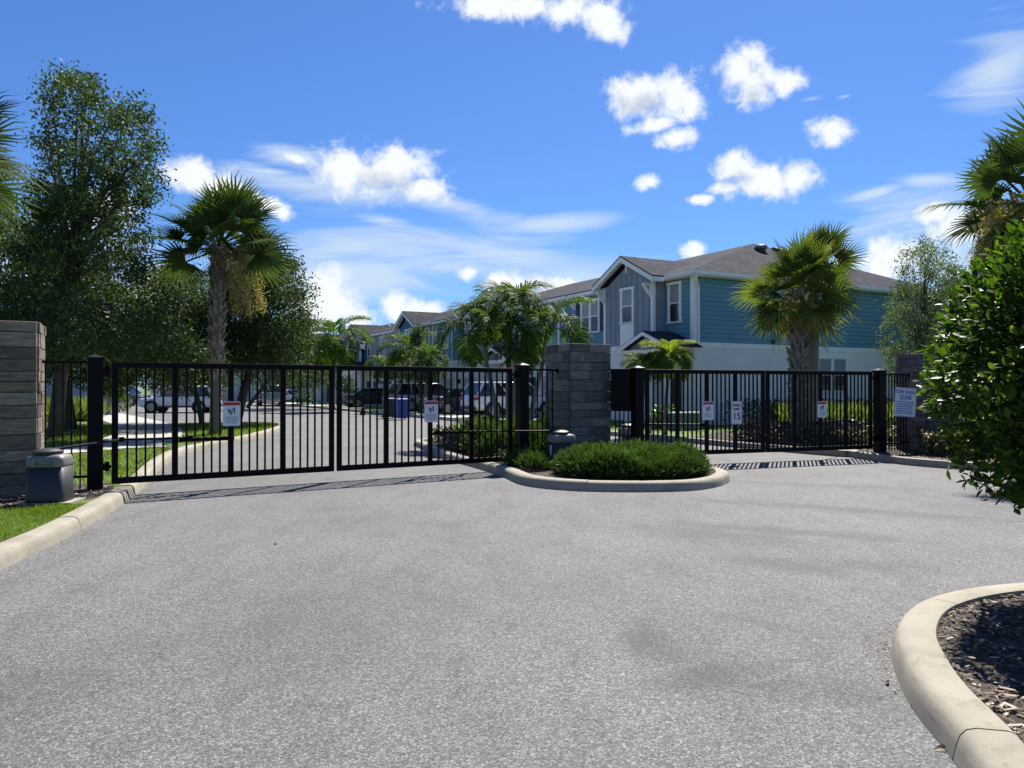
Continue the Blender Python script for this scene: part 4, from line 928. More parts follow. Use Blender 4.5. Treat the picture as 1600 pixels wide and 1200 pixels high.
# ------------------------------------------------------------------ vehicles
def car(kind, x, y, rz, paint, label, roofrack=False):
    """nose towards local +x, ground at z=0"""
    r = empty('parked_car', (x, y, .0), rz, label, 'car' if kind != 'pickup' else 'pickup truck', 'cars parked beyond the gates')
    if kind == 'sedan':   Lc, W, H, belt, hood, deck, cab = 4.8, .92, 1.44, .92, .86, .98, (-1.75, -1.0, .55, 1.35)
    elif kind == 'suv':   Lc, W, H, belt, hood, deck, cab = 4.85, .96, 1.74, 1.08, 1.05, 1.1, (-2.3, -1.95, .55, 1.25)
    else:                 Lc, W, H, belt, hood, deck, cab = 5.8, 1.0, 1.88, 1.2, 1.15, 1.15, (-.5, -.3, 1.1, 1.65)
    h = Lc / 2; zb = .26 if kind == 'sedan' else .36
    # side profile of the lower body: (x, top z)
    if kind == 'pickup': tops = [(-h, 1.12), (-h + .05, 1.18), (-.5, 1.2), (1.5, 1.2), (1.75, 1.14), (h - .25, 1.02), (h - .04, .9), (h, .7)]
    elif kind == 'suv': tops = [(-h, .75), (-h + .05, 1.0), (-h + .12, 1.08), (0, 1.08), (1.15, 1.06), (1.4, 1.02), (h - .3, .92), (h - .06, .8), (h, .6)]
    else: tops = [(-h, .62), (-h + .06, .9), (-h + .2, .98), (-1.7, .99), (0, .93), (1.25, .91), (h - .5, .8), (h - .1, .68), (h, .5)]
    rings = []
    for px_, zt in tops:
        e = min(1.0, max(0.0, (h - abs(px_)) / .35)); w = W * (.86 + .14 * math.sqrt(e)); zl = zb + (.14 if abs(px_) > h - .1 else 0)
        rings.append([(px_, -w * .92, zl), (px_, -w, zl + .12), (px_, -w, zb + (zt - zb) * .62), (px_, -w * .965, zt - .05), (px_, -w * .88, zt), (px_, 0, zt + .02), (px_, w * .88, zt), (px_, w * .965, zt - .05), (px_, w, zb + (zt - zb) * .62), (px_, w, zl + .12), (px_, w * .92, zl)])
    bd = MB().loft(rings).build('body', paint, r, True); em = bd.modifiers.new('e', 'EDGE_SPLIT'); em.split_angle = R(38)
    a, b_, c_, d_ = cab; wi = W * .80; wb = W * .93; bz = belt + (.03 if kind != 'sedan' else .0)
    def row(xb, xt, t): return None
    cabin = MB(); base = [(a, -wb, bz), (d_, -wb, bz - .02), (d_, wb, bz - .02), (a, wb, bz)]; top = [(b_, -wi, H - .07), (c_, -wi, H - .07), (c_, wi, H - .07), (b_, wi, H - .07)]
    cabin.loft([base, top]).build('windows', M['carglass'], r)
    rf = MB(); rf.loft([[(b_ - .06, -wi - .015, H - .075), (c_ + .05, -wi - .015, H - .075), (c_ + .05, wi + .015, H - .075), (b_ - .06, wi + .015, H - .075)], [(b_ - .02, -wi + .03, H - .02), (c_ - .02, -wi + .03, H - .02), (c_ - .02, wi - .03, H - .02), (b_ - .02, wi - .03, H - .02)], [(b_ + .2, -wi + .2, H), (c_ - .35, -wi + .2, H), (c_ - .35, wi - .2, H), (b_ + .2, wi - .2, H)]]).build('roof', paint, r, True)
    for sg in (-1, 1):
        for (xb, xt) in ((a, b_), (d_, c_), ((a * .45 + d_ * .55) - .35, (b_ * .5 + c_ * .5) - .35)) + (((a + .95, b_ + .55),) if kind != 'pickup' else ()):
            q = MB(); q.tube([(xb, sg * (wb + .004), bz), (xt, sg * (wi + .004), H - .07)], .035 if xb not in (a, a + .95) else (.05 if kind == 'sedan' else .07), 6); q.build('pillar', paint, r)
        m = MB(); m.bb((d_ - .35, sg * (W + .01), belt), (d_ - .18, sg * (W + .17), belt + .14)); m.build('wing_mirror', paint, r)
        m = MB(); m.bb((h - .28, sg * W * .55, .66 if kind == 'sedan' else .78), (h + .005, sg * W * .93, .76 if kind == 'sedan' else .92)); m.build('headlight', M['lamp_lens'], r)
        m = MB(); zt = .86 if kind == 'sedan' else (.98 if kind == 'suv' else 1.08); m.bb((-h - .012, sg * W * .55 if kind != 'pickup' else sg * W * .84, zt - (.12 if kind != 'pickup' else .4)), (-h + .16, sg * W * .965, zt)); m.build('tail_light', M['tail_lens'], r)
        wr = .33 if kind == 'sedan' else .38
        for wx in (-h + .95, h - .95):
            arch = MB(); arch.tube([(wx, sg * (W - .12), wr), (wx, sg * (W + .006), wr)], wr + .055, 20); arch.build('wheel_arch', M['sign_k'], r)
            wh = MB(); wh.tube([(wx, sg * (W - .2), wr), (wx, sg * (W + .012), wr)], wr, 20); ty = wh.build('wheel', M['tyre'], r)
            rm = MB(); rm.tube([(wx, sg * (W + .013), wr), (wx, sg * (W + .018), wr)], wr * .22, 8)
            for q in range(5):
                an = q * 2 * math.pi / 5; dx, dz = math.cos(an), math.sin(an)
                rm.prism([(wx + dx * .03 - dz * .035, wr + dz * .03 + dx * .035), (wx + dx * wr * .66 - dz * .03, wr + dz * wr * .66 + dx * .03), (wx + dx * wr * .66 + dz * .03, wr + dz * wr * .66 - dx * .03), (wx + dx * .03 + dz * .035, wr + dz * .03 - dx * .035)], sg * (W + .013), sg * (W + .02), 'y')
            rm.tube([(wx, sg * (W + .0125), wr), (wx, sg * (W + .0135), wr)], wr * .68, 18)
            rm.build('rim', M['rim'], ty)
        m = MB(); m.bb((-h + 1.4, sg * (W - .06), zb - .02), (h - 1.4, sg * (W + .004), zb + .08)); m.build('sill', M['sign_k'], r)
        for hx_ in (.3, -.7): MB().bb((hx_ - .1, sg * (W - .01), belt - .18), (hx_ + .1, sg * (W + .018), belt - .15)).build('door_handle', M['chrome'], r)
        if roofrack: MB().tube([(b_ + .2, sg * (wi - .08), H + .04), (c_ - .3, sg * (wi - .08), H + .04)], .02, 6).build('roof_rail', M['sign_k'], r)
    m = MB(); m.bb((h - .12, -W * .5, .42), (h + .01, W * .5, .62)); m.build('grille', M['sign_k'], r)
    m = MB(); m.bb((-h - .02, -W * .85, zb + .02), (-h + .1, W * .85, zb + .2)); m.build('bumper', M['chrome'] if kind == 'pickup' else M['sign_k'], r)
    m = MB(); m.bb((-h - .02, -.16, .78), (-h + .05, .16, .88)); m.build('licence_plate', M['sign_w'], r)
    return r
HR = math.atan2(SX[1], SX[0])
car('suv', -21.6, 50.0, math.pi + R(4), M['p_white'], 'white SUV side on in the parking area, behind the left gate leaf', True)
car('suv', -35.5, 70.0, R(-8), M['p_green'], 'dark green estate car with pale roof at the far left', True)
x, y = (-22.0, 70.0); car('pickup', x, y, R(110), M['p_silver'], 'silver pickup truck seen from behind on the street')
car('sedan', -23.6, 80.0, R(170), M['p_white'], 'white saloon right of the silver pickup truck')
def uc(u, s=-3.25): return us(u, s)
for kind, u_, p_, lb in (('sedan', 31.0, 'p_dark', 'dark blue saloon parked left of the trash bins'), ('suv', 20.3, 'p_grey', 'grey SUV parked behind the blue recycling bin'), ('sedan', 14.6, 'p_navy', 'navy saloon with red tail lights, between grey and white SUVs'), ('suv', 9.2, 'p_white', 'white SUV parked behind the leaning palm trunks')):
    x, y = uc(u_, -3.6); c_ = car(kind, x, y, HR, M[p_], lb, kind == 'suv'); c_.location.z = .165
x, y = us(31, -3.4)
car('sedan', -46, 78, R(10), M['p_dark'], 'dark saloon far left in shade under the trees')

# ------------------------------------------------------------------ vegetation
def trunk_tube(pts, rads, name, mat, root, n=10):
    return MB().tube(pts, rads, n).build(name, mat, root, True)
def crown_cloud(rows, d0, depth, n, jit):
    """points through a crown whose outline is given as rows (y, xmin, xmax) at distance d0"""
    rows = sorted(rows); ys = np.array([r[0] for r in rows], float); a = np.array([r[1] for r in rows], float); b = np.array([r[2] for r in rows], float)
    w = np.interp(np.linspace(ys[0], ys[-1], 200), ys, b - a); cdf = np.cumsum(w); cdf /= cdf[-1]
    y = np.interp(rng.random(n), cdf, np.linspace(ys[0], ys[-1], 200)); t = rng.random(n)
    x = np.interp(y, ys, a) * (1 - t) + np.interp(y, ys, b) * t
    dd = d0 + (rng.random(n) - .5) * depth * np.sqrt(np.clip(1 - (2 * t - 1) ** 2, .1, 1))
    return np.stack([(x - CX) / F * dd, dd, EYE + (HY - y) / F * dd], 1)
def tree(name, base, rows, d0, depth, nclump, per, lsize, mat, label, cat='tree', tr=.16, group=None, cr=.45, gaps=0.0, limbs=26, lean=None):
    root = empty(name, (base[0], base[1], .1), 0, label, cat, group)
    B = np.array([base[0], base[1], .1]); C = crown_cloud(rows, d0, depth, nclump, 0); C[:, 2] = np.maximum(C[:, 2], 1.0)
    if gaps: 
        f = np.sin(C[:, 0] * 2.1 + 1.3) * np.sin(C[:, 2] * 2.7 + C[:, 0]) ; C = C[f > -1 + gaps]
    top = C[:, 2].max(); cen = C.mean(0)
    t1 = np.array([cen[0] * .5 + B[0] * .5, cen[1], B[2] + (top - B[2]) * .35]); t2 = np.array([cen[0], cen[1], B[2] + (top - B[2]) * .62]); t3 = np.array([cen[0], cen[1], B[2] + (top - B[2]) * .86])
    trunk_tube([Vector(p - B) for p in (B, (B + t1) / 2, t1, t2, t3)], [tr, tr * .8, tr * .65, tr * .4, tr * .1], 'trunk', M['bark'], root)
    m = MB(); idx = rng.permutation(len(C))[:limbs]
    for i in idx:
        k = rng.random() * .5 + .1; h_ = min(C[i, 2] - .3, B[2] + (top - B[2]) * (.3 + .5 * k)); st = t1 + (t3 - t1) * np.clip((h_ - t1[2]) / max(.1, t3[2] - t1[2]), 0, 1)
        mid = (st + C[i]) / 2 + np.array([0, 0, .25]); m.tube([Vector(st - B), Vector(mid - B), Vector(C[i] - B)], [tr * .28, tr * .16, tr * .05], 5)
    m.build('limb', M['bark'], root, True, kind='stuff')
    n = len(C) * per; rr = cr * (.6 + .8 * rng.random(len(C))); P = np.repeat(C, per, 0) + np.clip(rng.normal(size=(n, 3)), -1.7, 1.7) * (np.repeat(rr, per)[:, None] * .5) * np.array([1, 1, .7])
    base_r = np.repeat(rng.random(len(C)), per); 
    leaves('crown', P - B, np.full(n, lsize), mat, root, 'stuff', rnd=np.clip(base_r * .5 + rng.random(n) * .5, 0, .99))
    return root
tree('oak_tree', (-13.4, 22.5), [(112, 72, 125), (135, 66, 175), (175, 58, 225), (235, 60, 240), (300, 50, 245), (360, 40, 238), (420, 20, 230), (480, 0, 250), (530, -30, 290), (575, -60, 290)], 22.5, 5, 520, 100, .115, M['oak'], 'tall airy dark oak tree behind the left pillar, top left of the photo', cr=.46, limbs=110, tr=.22, gaps=.36)
tree('oak_tree', (-15.5, 27), [(330, -80, 60), (420, -100, 150), (500, -100, 250), (560, -100, 330), (600, -60, 330)], 27, 5, 420, 110, .14, M['oak'], 'low dark oak filling the shade behind the left fence', cr=.7, limbs=30, tr=.22)
tree('oak_tree', (-11.3, 31.4), [(385, 395, 430), (410, 365, 455), (450, 330, 470), (490, 345, 480), (530, 330, 485), (575, 340, 470)], 32.5, 5.5, 330, 110, .13, M['oak'], 'rounded oak tree right of the left sabal palm', cr=.7, limbs=30, tr=.22)
tree('oak_tree', (-12.5, 31.0), [(425, 225, 300), (470, 215, 340), (520, 215, 345), (580, 230, 345)], 31.5, 5, 290, 105, .125, M['oak'], 'dark oak tree left of the sabal palm trunk', cr=.8, limbs=26, tr=.11)
tree('oak_tree', (-20, 58), [(505, 425, 490), (540, 400, 520), (575, 380, 530), (600, 385, 520)], 58, 6, 130, 90, .2, M['oak2'], 'mid green tree above the pickup truck', cr=1.0, limbs=18)
tree('slender_tree', (14.2, 27), [(375, 1432, 1452), (400, 1415, 1490), (440, 1402, 1500), (480, 1385, 1510), (520, 1370, 1510), (555, 1385, 1505), (600, 1392, 1480)], 27, 3.5, 230, 75, .085, M['slim'], 'thin grey green tree between the teal house and right shrub', tr=.08, cr=.38, limbs=90)
tree('oak_tree', (21.5, 36), [(432, 1475, 1560), (480, 1460, 1680), (540, 1450, 1700), (600, 1460, 1700)], 36, 6, 260, 100, .14, M['oak2'], 'dense green tree behind the big shrub at right', cr=.9, limbs=20)
# distant tree belt
spots = [(-62, 76, 8), (-52, 98, 9), (-45, 105, 8), (-36, 118, 9), (-70, 92, 10), (-24, 125, 8), (-58, 60, 7), (-33, 80, 5.5), (-28, 100, 6), (-80, 70, 9)]
for i, (x, y, h) in enumerate(spots):
    px_ = CX + x / y * F; s_ = F / y; yy = HY + (EYE - h) * s_
    lb = ['far tree behind the left fence', 'far tree left of the pale house', 'far tree right of the pale house', 'far tree above the pickup truck', 'far tree at the left edge, deepest in shade', 'farthest tree at the end of the street', 'far tree behind the dark estate car', 'small far tree above the white saloon', 'small far tree behind the lamp post', 'far tree beyond the left pillar'][i]
    tree('distant_tree', (x, y), [(yy, px_ - 1.2 * s_, px_ + 1.2 * s_), (yy + h * .25 * s_, px_ - 3.4 * s_, px_ + 3.4 * s_), (yy + h * .6 * s_, px_ - 3.8 * s_, px_ + 3.8 * s_), (yy + h * .85 * s_, px_ - 2.5 * s_, px_ + 2.5 * s_)], y, 6, 90, 70, .32, M['oak_far'], lb, group='trees far beyond the gates', cr=1.5, limbs=10)

# --- fan palms
def fan_frond(seed, mat, size=1.0, droop=1.0, pet=.8, dead=False):
    r_ = np.random.default_rng(seed); V = []; Fc = []; rn = []
    def strip(P, w, up=(0, 0, 1), v=0.5):
        P = np.array(P); t = unit(np.gradient(P, axis=0)); s_ = unit(np.cross(t, np.array(up)) + 1e-6)
        b = len(V)
        for p, ss, ww in zip(P, s_, w): V.append(p - ss * ww); V.append(p + ss * ww)
        for i in range(len(P) - 1): Fc.append((b + 2 * i, b + 2 * i + 1, b + 2 * i + 3, b + 2 * i + 2)); rn.append(v)
    tp = np.linspace(0, 1, 5); pl = pet * size
    pp = [(pl * t, 0, -.10 * pl * t * t * droop) for t in tp]; strip(pp, [.022 * size] * 5, v=.3); strip(pp, [.018 * size] * 5, (0, 1, 0), .3)
    o = np.array(pp[-1]); n = 27
    for i in range(n):
        a = R(-118 + 236 * i / (n - 1)); k = math.cos(a * .5); Ls = size * (.52 + .30 * k) * r_.uniform(.9, 1.08)
        ax = np.array([math.cos(a) * 1.0 + .18, math.sin(a) * .95, .30 * abs(math.sin(a)) - .05]); ax /= np.linalg.norm(ax)
        P = []; w = []
        for j, t in enumerate((0, .3, .55, .78, 1.0)):
            q = o + ax * Ls * t; q[2] -= droop * Ls * (.30 * t ** 2.2 + (r_.uniform(0, .18) if j == 4 else 0)); q[1] += .02 * r_.normal() * t
            P.append(q); w.append(1.0 * size * (.012, .032, .028, .015, .002)[j])
        strip(P, w, v=float(np.clip(r_.normal(.45, .18) + (.25 if t > .9 else 0), 0, .98)))
        rn[-1] = min(.99, rn[-1] + .3)
    return np_mesh('frond', np.array(V), np.array(Fc), mat, np.array(rn))
FR = {}
def frond_set(key, mat, **k):
    if key not in FR: FR[key] = [fan_frond(s_ * 13 + 5, mat, droop=d_, **k) for s_, d_ in enumerate((.3, .55, .85, 1.25))]
    return FR[key]
def orient(az, el, roll=0):
    return Matrix.Rotation(az, 4, 'Z') @ Matrix.Rotation(-el, 4, 'Y') @ Matrix.Rotation(roll, 4, 'X')
def plume(root, p, az, Lp, droop, seed, w=.14):
    r_ = np.random.default_rng(seed); ts = np.linspace(0, 1, 9); d = np.array([math.cos(az), math.sin(az), 0])
    P = np.array([np.array(p) + d * Lp * .75 * (t - .25 * t * t) * 1.0 + np.array([0, 0, .35 * Lp * t - droop * Lp * t * t * 1.3]) for t in ts])
    MB().tube([Vector(q) for q in P], [.014] * 8 + [.004], 5).build('flower_stalk', M['plume'], root)
    n = 2200; t = .3 + .65 * r_.random(n); q = np.stack([np.interp(t, ts, P[:, i]) for i in range(3)], 1) + r_.normal(size=(n, 3)) * (w * (1.15 - .5 * t))[:, None]
    return leaves('flower_plume', q, np.full(n, .05), M['plume'], root, 'stuff')
def sabal(x, y, hz, size, nfr, label, seed, trunk_r=.2, mats=('sabal', 'sabal'), lean=(0, 0), plumes=(), boots=(.3, 1.0), group='sabal palms around the gates', lowel=-55, smooth_trunk=False, zb=.1):
    r_ = random.Random(seed); root = empty('sabal_palm', (x, y, zb), 0, label, 'palm tree', group)
    H = hz - zb; top = Vector((lean[0], lean[1], H))
    ax = [Vector((lean[0] * t * t, lean[1] * t * t, H * t)) for t in (0, .1, .3, .6, .9, 1.0)]
    trunk_tube(ax, [trunk_r * 1.25, trunk_r * 1.02, trunk_r, trunk_r * .95, trunk_r * 1.02, trunk_r * .6], 'trunk', M['sabal_bark'] if not smooth_trunk else M['palm_grey'], root, 14)
    if not smooth_trunk:
        bt = MB(); z = H * boots[0]; k = 0
        while z < H * boots[1]:
            t = z / H; c = Vector((lean[0] * t * t, lean[1] * t * t, z))
            for j in range(5):
                a = k * .63 + j * 2 * math.pi / 5; d = Vector((math.cos(a), math.sin(a), 0)); s_ = Vector((-math.sin(a), math.cos(a), 0)); rr = trunk_r
                e = r_.uniform(.06, .15) + .04; ln = r_.uniform(.2, .3)
                b0 = c + d * rr * .85; 
                bt.add([b0 - s_ * .085 - Vector((0, 0, .06)), b0 + s_ * .085 - Vector((0, 0, .06)), b0 + d * .05, b0 + d * e - s_ * .035 + s_ * .09 * (1 if j % 2 else -1) + Vector((0, 0, ln)), b0 + d * e + s_ * .035 + s_ * .09 * (1 if j % 2 else -1) + Vector((0, 0, ln)), b0 + d * (e - .04) + Vector((0, 0, ln))],
                       [(0, 2, 3), (2, 1, 4), (2, 4, 3), (0, 3, 5), (1, 5, 4), (3, 4, 5)])
            z += .11; k += 1
        bt.build('leaf_boots', M['boot'], root, kind='stuff')
    fs = frond_set(mats[0], M[mats[0]]); fs2 = frond_set(mats[1], M[mats[1]])
    for i in range(nfr):
        t = (i + .5) / nfr; el = 84 - (84 - lowel) * t ** .8; az = i * 2.39996 + r_.uniform(-.2, .2)
        src = fs if t < .62 else fs2; me = src[min(3, int((1 - (el + 60) / 150) * 4 + r_.uniform(-.3, .5)) if el < 88 else 0)]
        o = link('frond', me, root); sc = size * r_.uniform(.62, 1.12)
        o.matrix_basis = Matrix.Translation(top + Vector((0, 0, -.1 + .25 * (1 - t)))) @ orient(az, R(el), r_.uniform(-.6, .6) + (r_.choice((-1, 1)) * r_.uniform(.3, .9) if el < 50 else 0)) @ Matrix.Scale(sc, 4)
    for i in range(5):
        o = link('dead_frond', frond_set('deadf', M['deadf'])[3], root); o.matrix_basis = Matrix.Translation(top + Vector((0, 0, -.2))) @ orient(r_.uniform(0, 6.28), R(r_.uniform(-80, -62))) @ Matrix.Scale(size * .55, 4)
    for j, (pa, pl, dr_) in enumerate(plumes): plume(root, tuple(top + Vector((0, 0, -.05))), pa, pl, dr_, seed * 10 + j)
    return root
sabal(-9.35, 24.2, 6.05, 1.42, 40, 'sabal palm on the lawn island with tan hanging flower plumes', 3, .165, lean=(.15, 0), plumes=((-.1, 2.5, .95), (-.35, 2.1, 1.15), (-.5, 1.4, 1.6)), lowel=-18)
sabal(-9.7, 12.6, 5.4, 1.2, 36, 'sabal palm cut off by the left edge, crown hanging over the pillar', 5, .2, plumes=((-.9, 1.7, 1.4), (-.3, 1.6, 1.5)), lowel=-50)
sabal(9.7, 14.4, 5.0, 1.15, 36, 'sabal palm cut off by the right edge, crown above the shrub', 8, .2, plumes=((-2.9, 1.9, .8), (-2.3, 1.7, .8), (-1.8, 1.5, .9), (2.8, 1.6, .9)), lowel=-52)
sabal(8.95, 24.0, 4.5, 1.24, 42, 'front sabal palm with rough booted trunk before the teal house', 11, .21, mats=('sabal_y', 'sabal_y'), lowel=-42, plumes=((-2.4, .8, 1.1), (-.9, .9, 1.2)), boots=(.12, 1.0))
sabal(9.9, 25.3, 5.5, 1.05, 24, 'taller sabal palm with smooth trunk just behind the booted one', 12, .2, mats=('sabal', 'sabal_y'), lowel=-20, smooth_trunk=True)

# --- feather palms
def feather(seed, mat, Lf=1.55, arch=1.0, n=52):
    r_ = np.random.default_rng(seed); V = []; Fc = []; rn = []
    ts = np.linspace(0, 1, 12); ang_ = .95 - 2.1 * arch * ts; dx = np.cos(ang_); dz = np.sin(ang_)
    P = np.stack([np.cumsum(dx) / 12 * Lf, np.zeros(12), np.cumsum(dz) / 12 * Lf], 1)
    def strip(Q, w, s_, v):
        b = len(V)
        for p, ww in zip(Q, w): V.append(p - s_ * ww); V.append(p + s_ * ww)
        for i in range(len(Q) - 1): Fc.append((b + 2 * i, b + 2 * i + 1, b + 2 * i + 3, b + 2 * i + 2)); rn.append(v)
    strip(P, [.018] * 10 + [.01, .004], np.array([0, 1, 0]), .2); strip(P, [.015] * 10 + [.01, .004], np.array([0, 0, 1]), .2)
    for i in range(n):
        t = .14 + .86 * i / n; p = np.array([np.interp(t, ts, P[:, k]) for k in range(3)]); a = np.interp(t, ts, ang_); fw = np.array([math.cos(a), 0, math.sin(a)]); up = np.array([-math.sin(a), 0, math.cos(a)])
        for sg in (-1, 1):
            ln = Lf * .34 * math.sin(math.pi * min(1, .22 + t * .74)) ** .6 * r_.uniform(.85, 1.1); d = fw * .55 + np.array([0, sg * .85, 0]) + up * r_.uniform(-.05, .55); d /= np.linalg.norm(d)
            q1 = p + d * ln * .5; q2 = p + d * ln * .8 - np.array([0, 0, .10 * ln]); q3 = p + d * ln - np.array([0, 0, .34 * ln]); s_ = np.cross(d, up); s_ /= np.linalg.norm(s_)
            strip(np.array([p, q1, q2, q3]), [.007, .017, .013, .002], s_, float(np.clip(r_.normal(.45, .22), 0, .98)))
    return np_mesh('frond', np.array(V), np.array(Fc), mat, np.array(rn))
FE = {}
def feather_palm(x, y, hz, label, seed, nfr=11, size=1.0, lean=(0, 0), r=.09, yellow=0, group='feather palms behind the gates', base=None, elmin=-5, zb=.12):
    r_ = random.Random(seed); root = empty('feather_palm', (x, y, zb), 0, label, 'palm tree', group)
    for k in ('adon', 'adon_y'):
        if k not in FE: FE[k] = [feather(s_ + 3, M[k], arch=a) for s_, a in enumerate((.75, 1.0, 1.2, 1.4))]
    H = hz - zb; sh = .75 * size
    f = lambda t: Vector((lean[0] * t ** 1.6, lean[1] * t ** 1.6, (H - sh) * t))
    trunk_tube([f(t) for t in (0, .08, .3, .6, 1.0)], [r * 1.5, r * 1.15, r, r * .9, r * .8], 'trunk', M['palm_grey'], root)
    b = f(1.0); trunk_tube([b - Vector((0, 0, .02)), b + Vector((0, 0, .1)), b + Vector((lean[0] * .1, 0, sh * .6)), b + Vector((lean[0] * .15, 0, sh))], [r * .85, r * 1.05, r * .7, r * .4], 'crownshaft', M['shaft'], root)
    top = b + Vector((lean[0] * .15, 0, sh * .95))
    for i in range(nfr):
        t = (i + .5) / nfr; el = 50 - (50 - elmin) * t; az = i * 2.39996 + r_.uniform(-.3, .3); me = FE['adon_y' if i < yellow else 'adon'][min(3, int(t * 4))]
        o = link('frond', me, root); o.matrix_basis = Matrix.Translation(top) @ orient(az, R(el - 25), r_.uniform(-.3, .3)) @ Matrix.Scale(size * r_.uniform(.85, 1.12), 4)
    return root
feather_palm(-.35, 21.0, 3.2, 'left stem of the palm cluster on the centre island', 1, 9, 1.2, (-.35, 0), .075, elmin=-12)
feather_palm(-.1, 21.3, 3.75, 'tallest stem of the palm cluster on the centre island', 2, 9, 1.2, (.0, 0), .085, elmin=-12)
feather_palm(.45, 20.8, 3.2, 'right leaning stem of the palm cluster on the centre island', 3, 9, 1.1, (.42, 0), .075, elmin=-12)
feather_palm(.0, 20.6, 2.6, 'short thin stem in the middle of the palm cluster', 4, 4, .7, (.1, .1), .06, elmin=-30)
feather_palm(4.9, 24.6, 2.5, 'small bright palm with yellow fronds in front of the portico', 5, 20, .72, (.1, 0), .06, yellow=4)
feather_palm(4.45, 25.0, 2.3, 'lower bright palm left of the yellow one by the portico', 6, 15, .62, (-.15, 0), .07, yellow=1)
for i, (px_, yc, d_, sz, lb) in enumerate([(520, 530, 52, 1.9, 'drooping palm right of the oak, before the far blue townhouse'), (635, 548, 50, 1.5, 'palm with arching fronds left of the columnar tree'), (665, 560, 46, 1.2, 'low palm behind the right half of the main gate'), (490, 548, 70, 1.5, 'small yellowing palm above the white saloon'), (600, 572, 56, 1.1, 'low palm above the dark blue saloon'), (170, 596, 42, .8, 'small yellow palm right of the left gate post')]):
    p = atd(px_, yc, d_); feather_palm(p[0], d_, p[2], lb, 20 + i, 13, sz, (.1, 0), .14, yellow=(3 if 'yellow' in lb else 0), group='palms along the street', elmin=-30)
# columnar tree and street shrubs
def small_tree(px_, d_, y0, y1, wpx, label, mat='oak2', n=60, per=60, ls=.1, name='small_tree', group=None, cr=.35):
    x = (px_ - CX) / F * d_; tree(name, (x, d_), [(y0, px_ - wpx * .5, px_ + wpx * .5), ((y0 + y1) / 2, px_ - wpx, px_ + wpx), (y1, px_ - wpx * .8, px_ + wpx * .8)], d_, wpx * 2 / F * d_, n, per, ls, M[mat], label, tr=.08, group=group, cr=cr, limbs=8)
small_tree(652, 47, 503, 553, 8, 'narrow columnar tree in front of the blue gable', n=50, name='columnar_tree')
small_tree(655, 45, 556, 592, 34, 'spreading low tree over the grey SUV', 'oak_far', 90)
small_tree(540, 60, 590, 612, 14, 'small dark tree left of the dark blue saloon', 'oak', 50)
small_tree(625, 52, 562, 590, 26, 'small bushy tree above the trash bins', 'oak2', 70)
small_tree(445, 62, 570, 600, 30, 'shrubby tree behind the white saloon', 'oak2', 70)
# shrubs and ground cover
def shrub_mass(name, poly, n, z0, z1, size, mat, label, cat, kind='stuff', tm=LEAF, zb=.4):
    p = fill(poly, n); k = len(p); P = np.column_stack([p, z0 + (z1 - z0) * (1 - rng.random(k) ** 1.8)]); P[:, 2] -= .12 * (z1 - z0) * (1 + np.sin(p[:, 0] * 5) * np.cos(p[:, 1] * 6))
    o = leaves(name, P, np.full(k, size), M[mat], None, kind, zb, tm); tag(o, label, cat); return o
# juniper: sprays reaching up and out of the bed
SPRAY = []
def spray_template():
    V = []; Fq = []; r_ = random.Random(5)
    def sp(a, b, w):
        a, b = Vector(a), Vector(b); d = (b - a).normalized(); n = d.cross(Vector((r_.uniform(-1, 1), r_.uniform(-1, 1), r_.uniform(-1, 1)))).normalized() * w; k = len(V)
        V.extend([tuple(a - n), tuple(a + n), tuple(b)]); Fq.append((k, k + 1, k + 2))
    sp((0, 0, 0), (1, 0, .1), .05)
    for i in range(9):
        t = .12 + i * .095; s_ = 1 if i % 2 else -1; sp((t, 0, .1 * t), (t + .26, s_ * .2 * (1.1 - t), .1 * t + r_.uniform(-.05, .16)), .042)
    return V, Fq
def juniper(poly, n, h, label, seed, edge=.25, core=None):
    p = fill(poly, n); k = len(p); pa = np.array(poly)
    de = np.full(k, 9.0)
    for i in range(len(pa)):
        a, b_ = pa[i], pa[(i + 1) % len(pa)]; ab = b_ - a; t = np.clip(((p - a) @ ab) / max(1e-9, ab @ ab), 0, 1); de = np.minimum(de, np.linalg.norm(p - (a + t[:, None] * ab), axis=1))
    prof = h * np.clip(de / edge, .05, 1) ** .5 * (.82 + .3 * np.sin(p[:, 0] * 4.3 + 1) * np.sin(p[:, 1] * 5.1) + .12 * np.sin(p[:, 0] * 11) * np.cos(p[:, 1] * 9))
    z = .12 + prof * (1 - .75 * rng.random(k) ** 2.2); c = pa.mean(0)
    out = np.column_stack([p - c, np.zeros(k)]); out = unit(out) * np.clip(1.2 - de[:, None], .1, 1)
    d = unit(rdir(k) * .55 + out * .6 + np.array([0, 0, .65])); up = rdir(k)
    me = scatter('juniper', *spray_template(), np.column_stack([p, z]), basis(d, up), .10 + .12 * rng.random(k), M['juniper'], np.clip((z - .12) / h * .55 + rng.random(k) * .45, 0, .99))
    o = link('juniper_cover', me); tag(o, label, 'ground cover', kind='stuff'); return o
jp = [(.78, 13.3), (.92, 12.75), (1.3, 12.4), (2.05, 12.22), (2.7, 12.4), (3.2, 12.9), (3.42, 13.75), (3.2, 14.8), (2.6, 15.3), (2.2, 15.3), (1.4, 15.1), (1.25, 14.4), (.95, 13.95)]
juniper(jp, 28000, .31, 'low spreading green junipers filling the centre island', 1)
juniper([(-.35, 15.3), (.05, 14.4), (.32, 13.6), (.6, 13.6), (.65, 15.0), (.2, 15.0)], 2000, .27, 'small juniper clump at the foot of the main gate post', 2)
juniper([(-.8, 16.3), (-.4, 15.6), (.2, 15.6), (1.0, 16.6), (1.6, 17.5), (.6, 19.4), (-1.3, 19.6), (-1.2, 17.6)], 22000, .62, 'green junipers behind the main gate under the palms', 3)
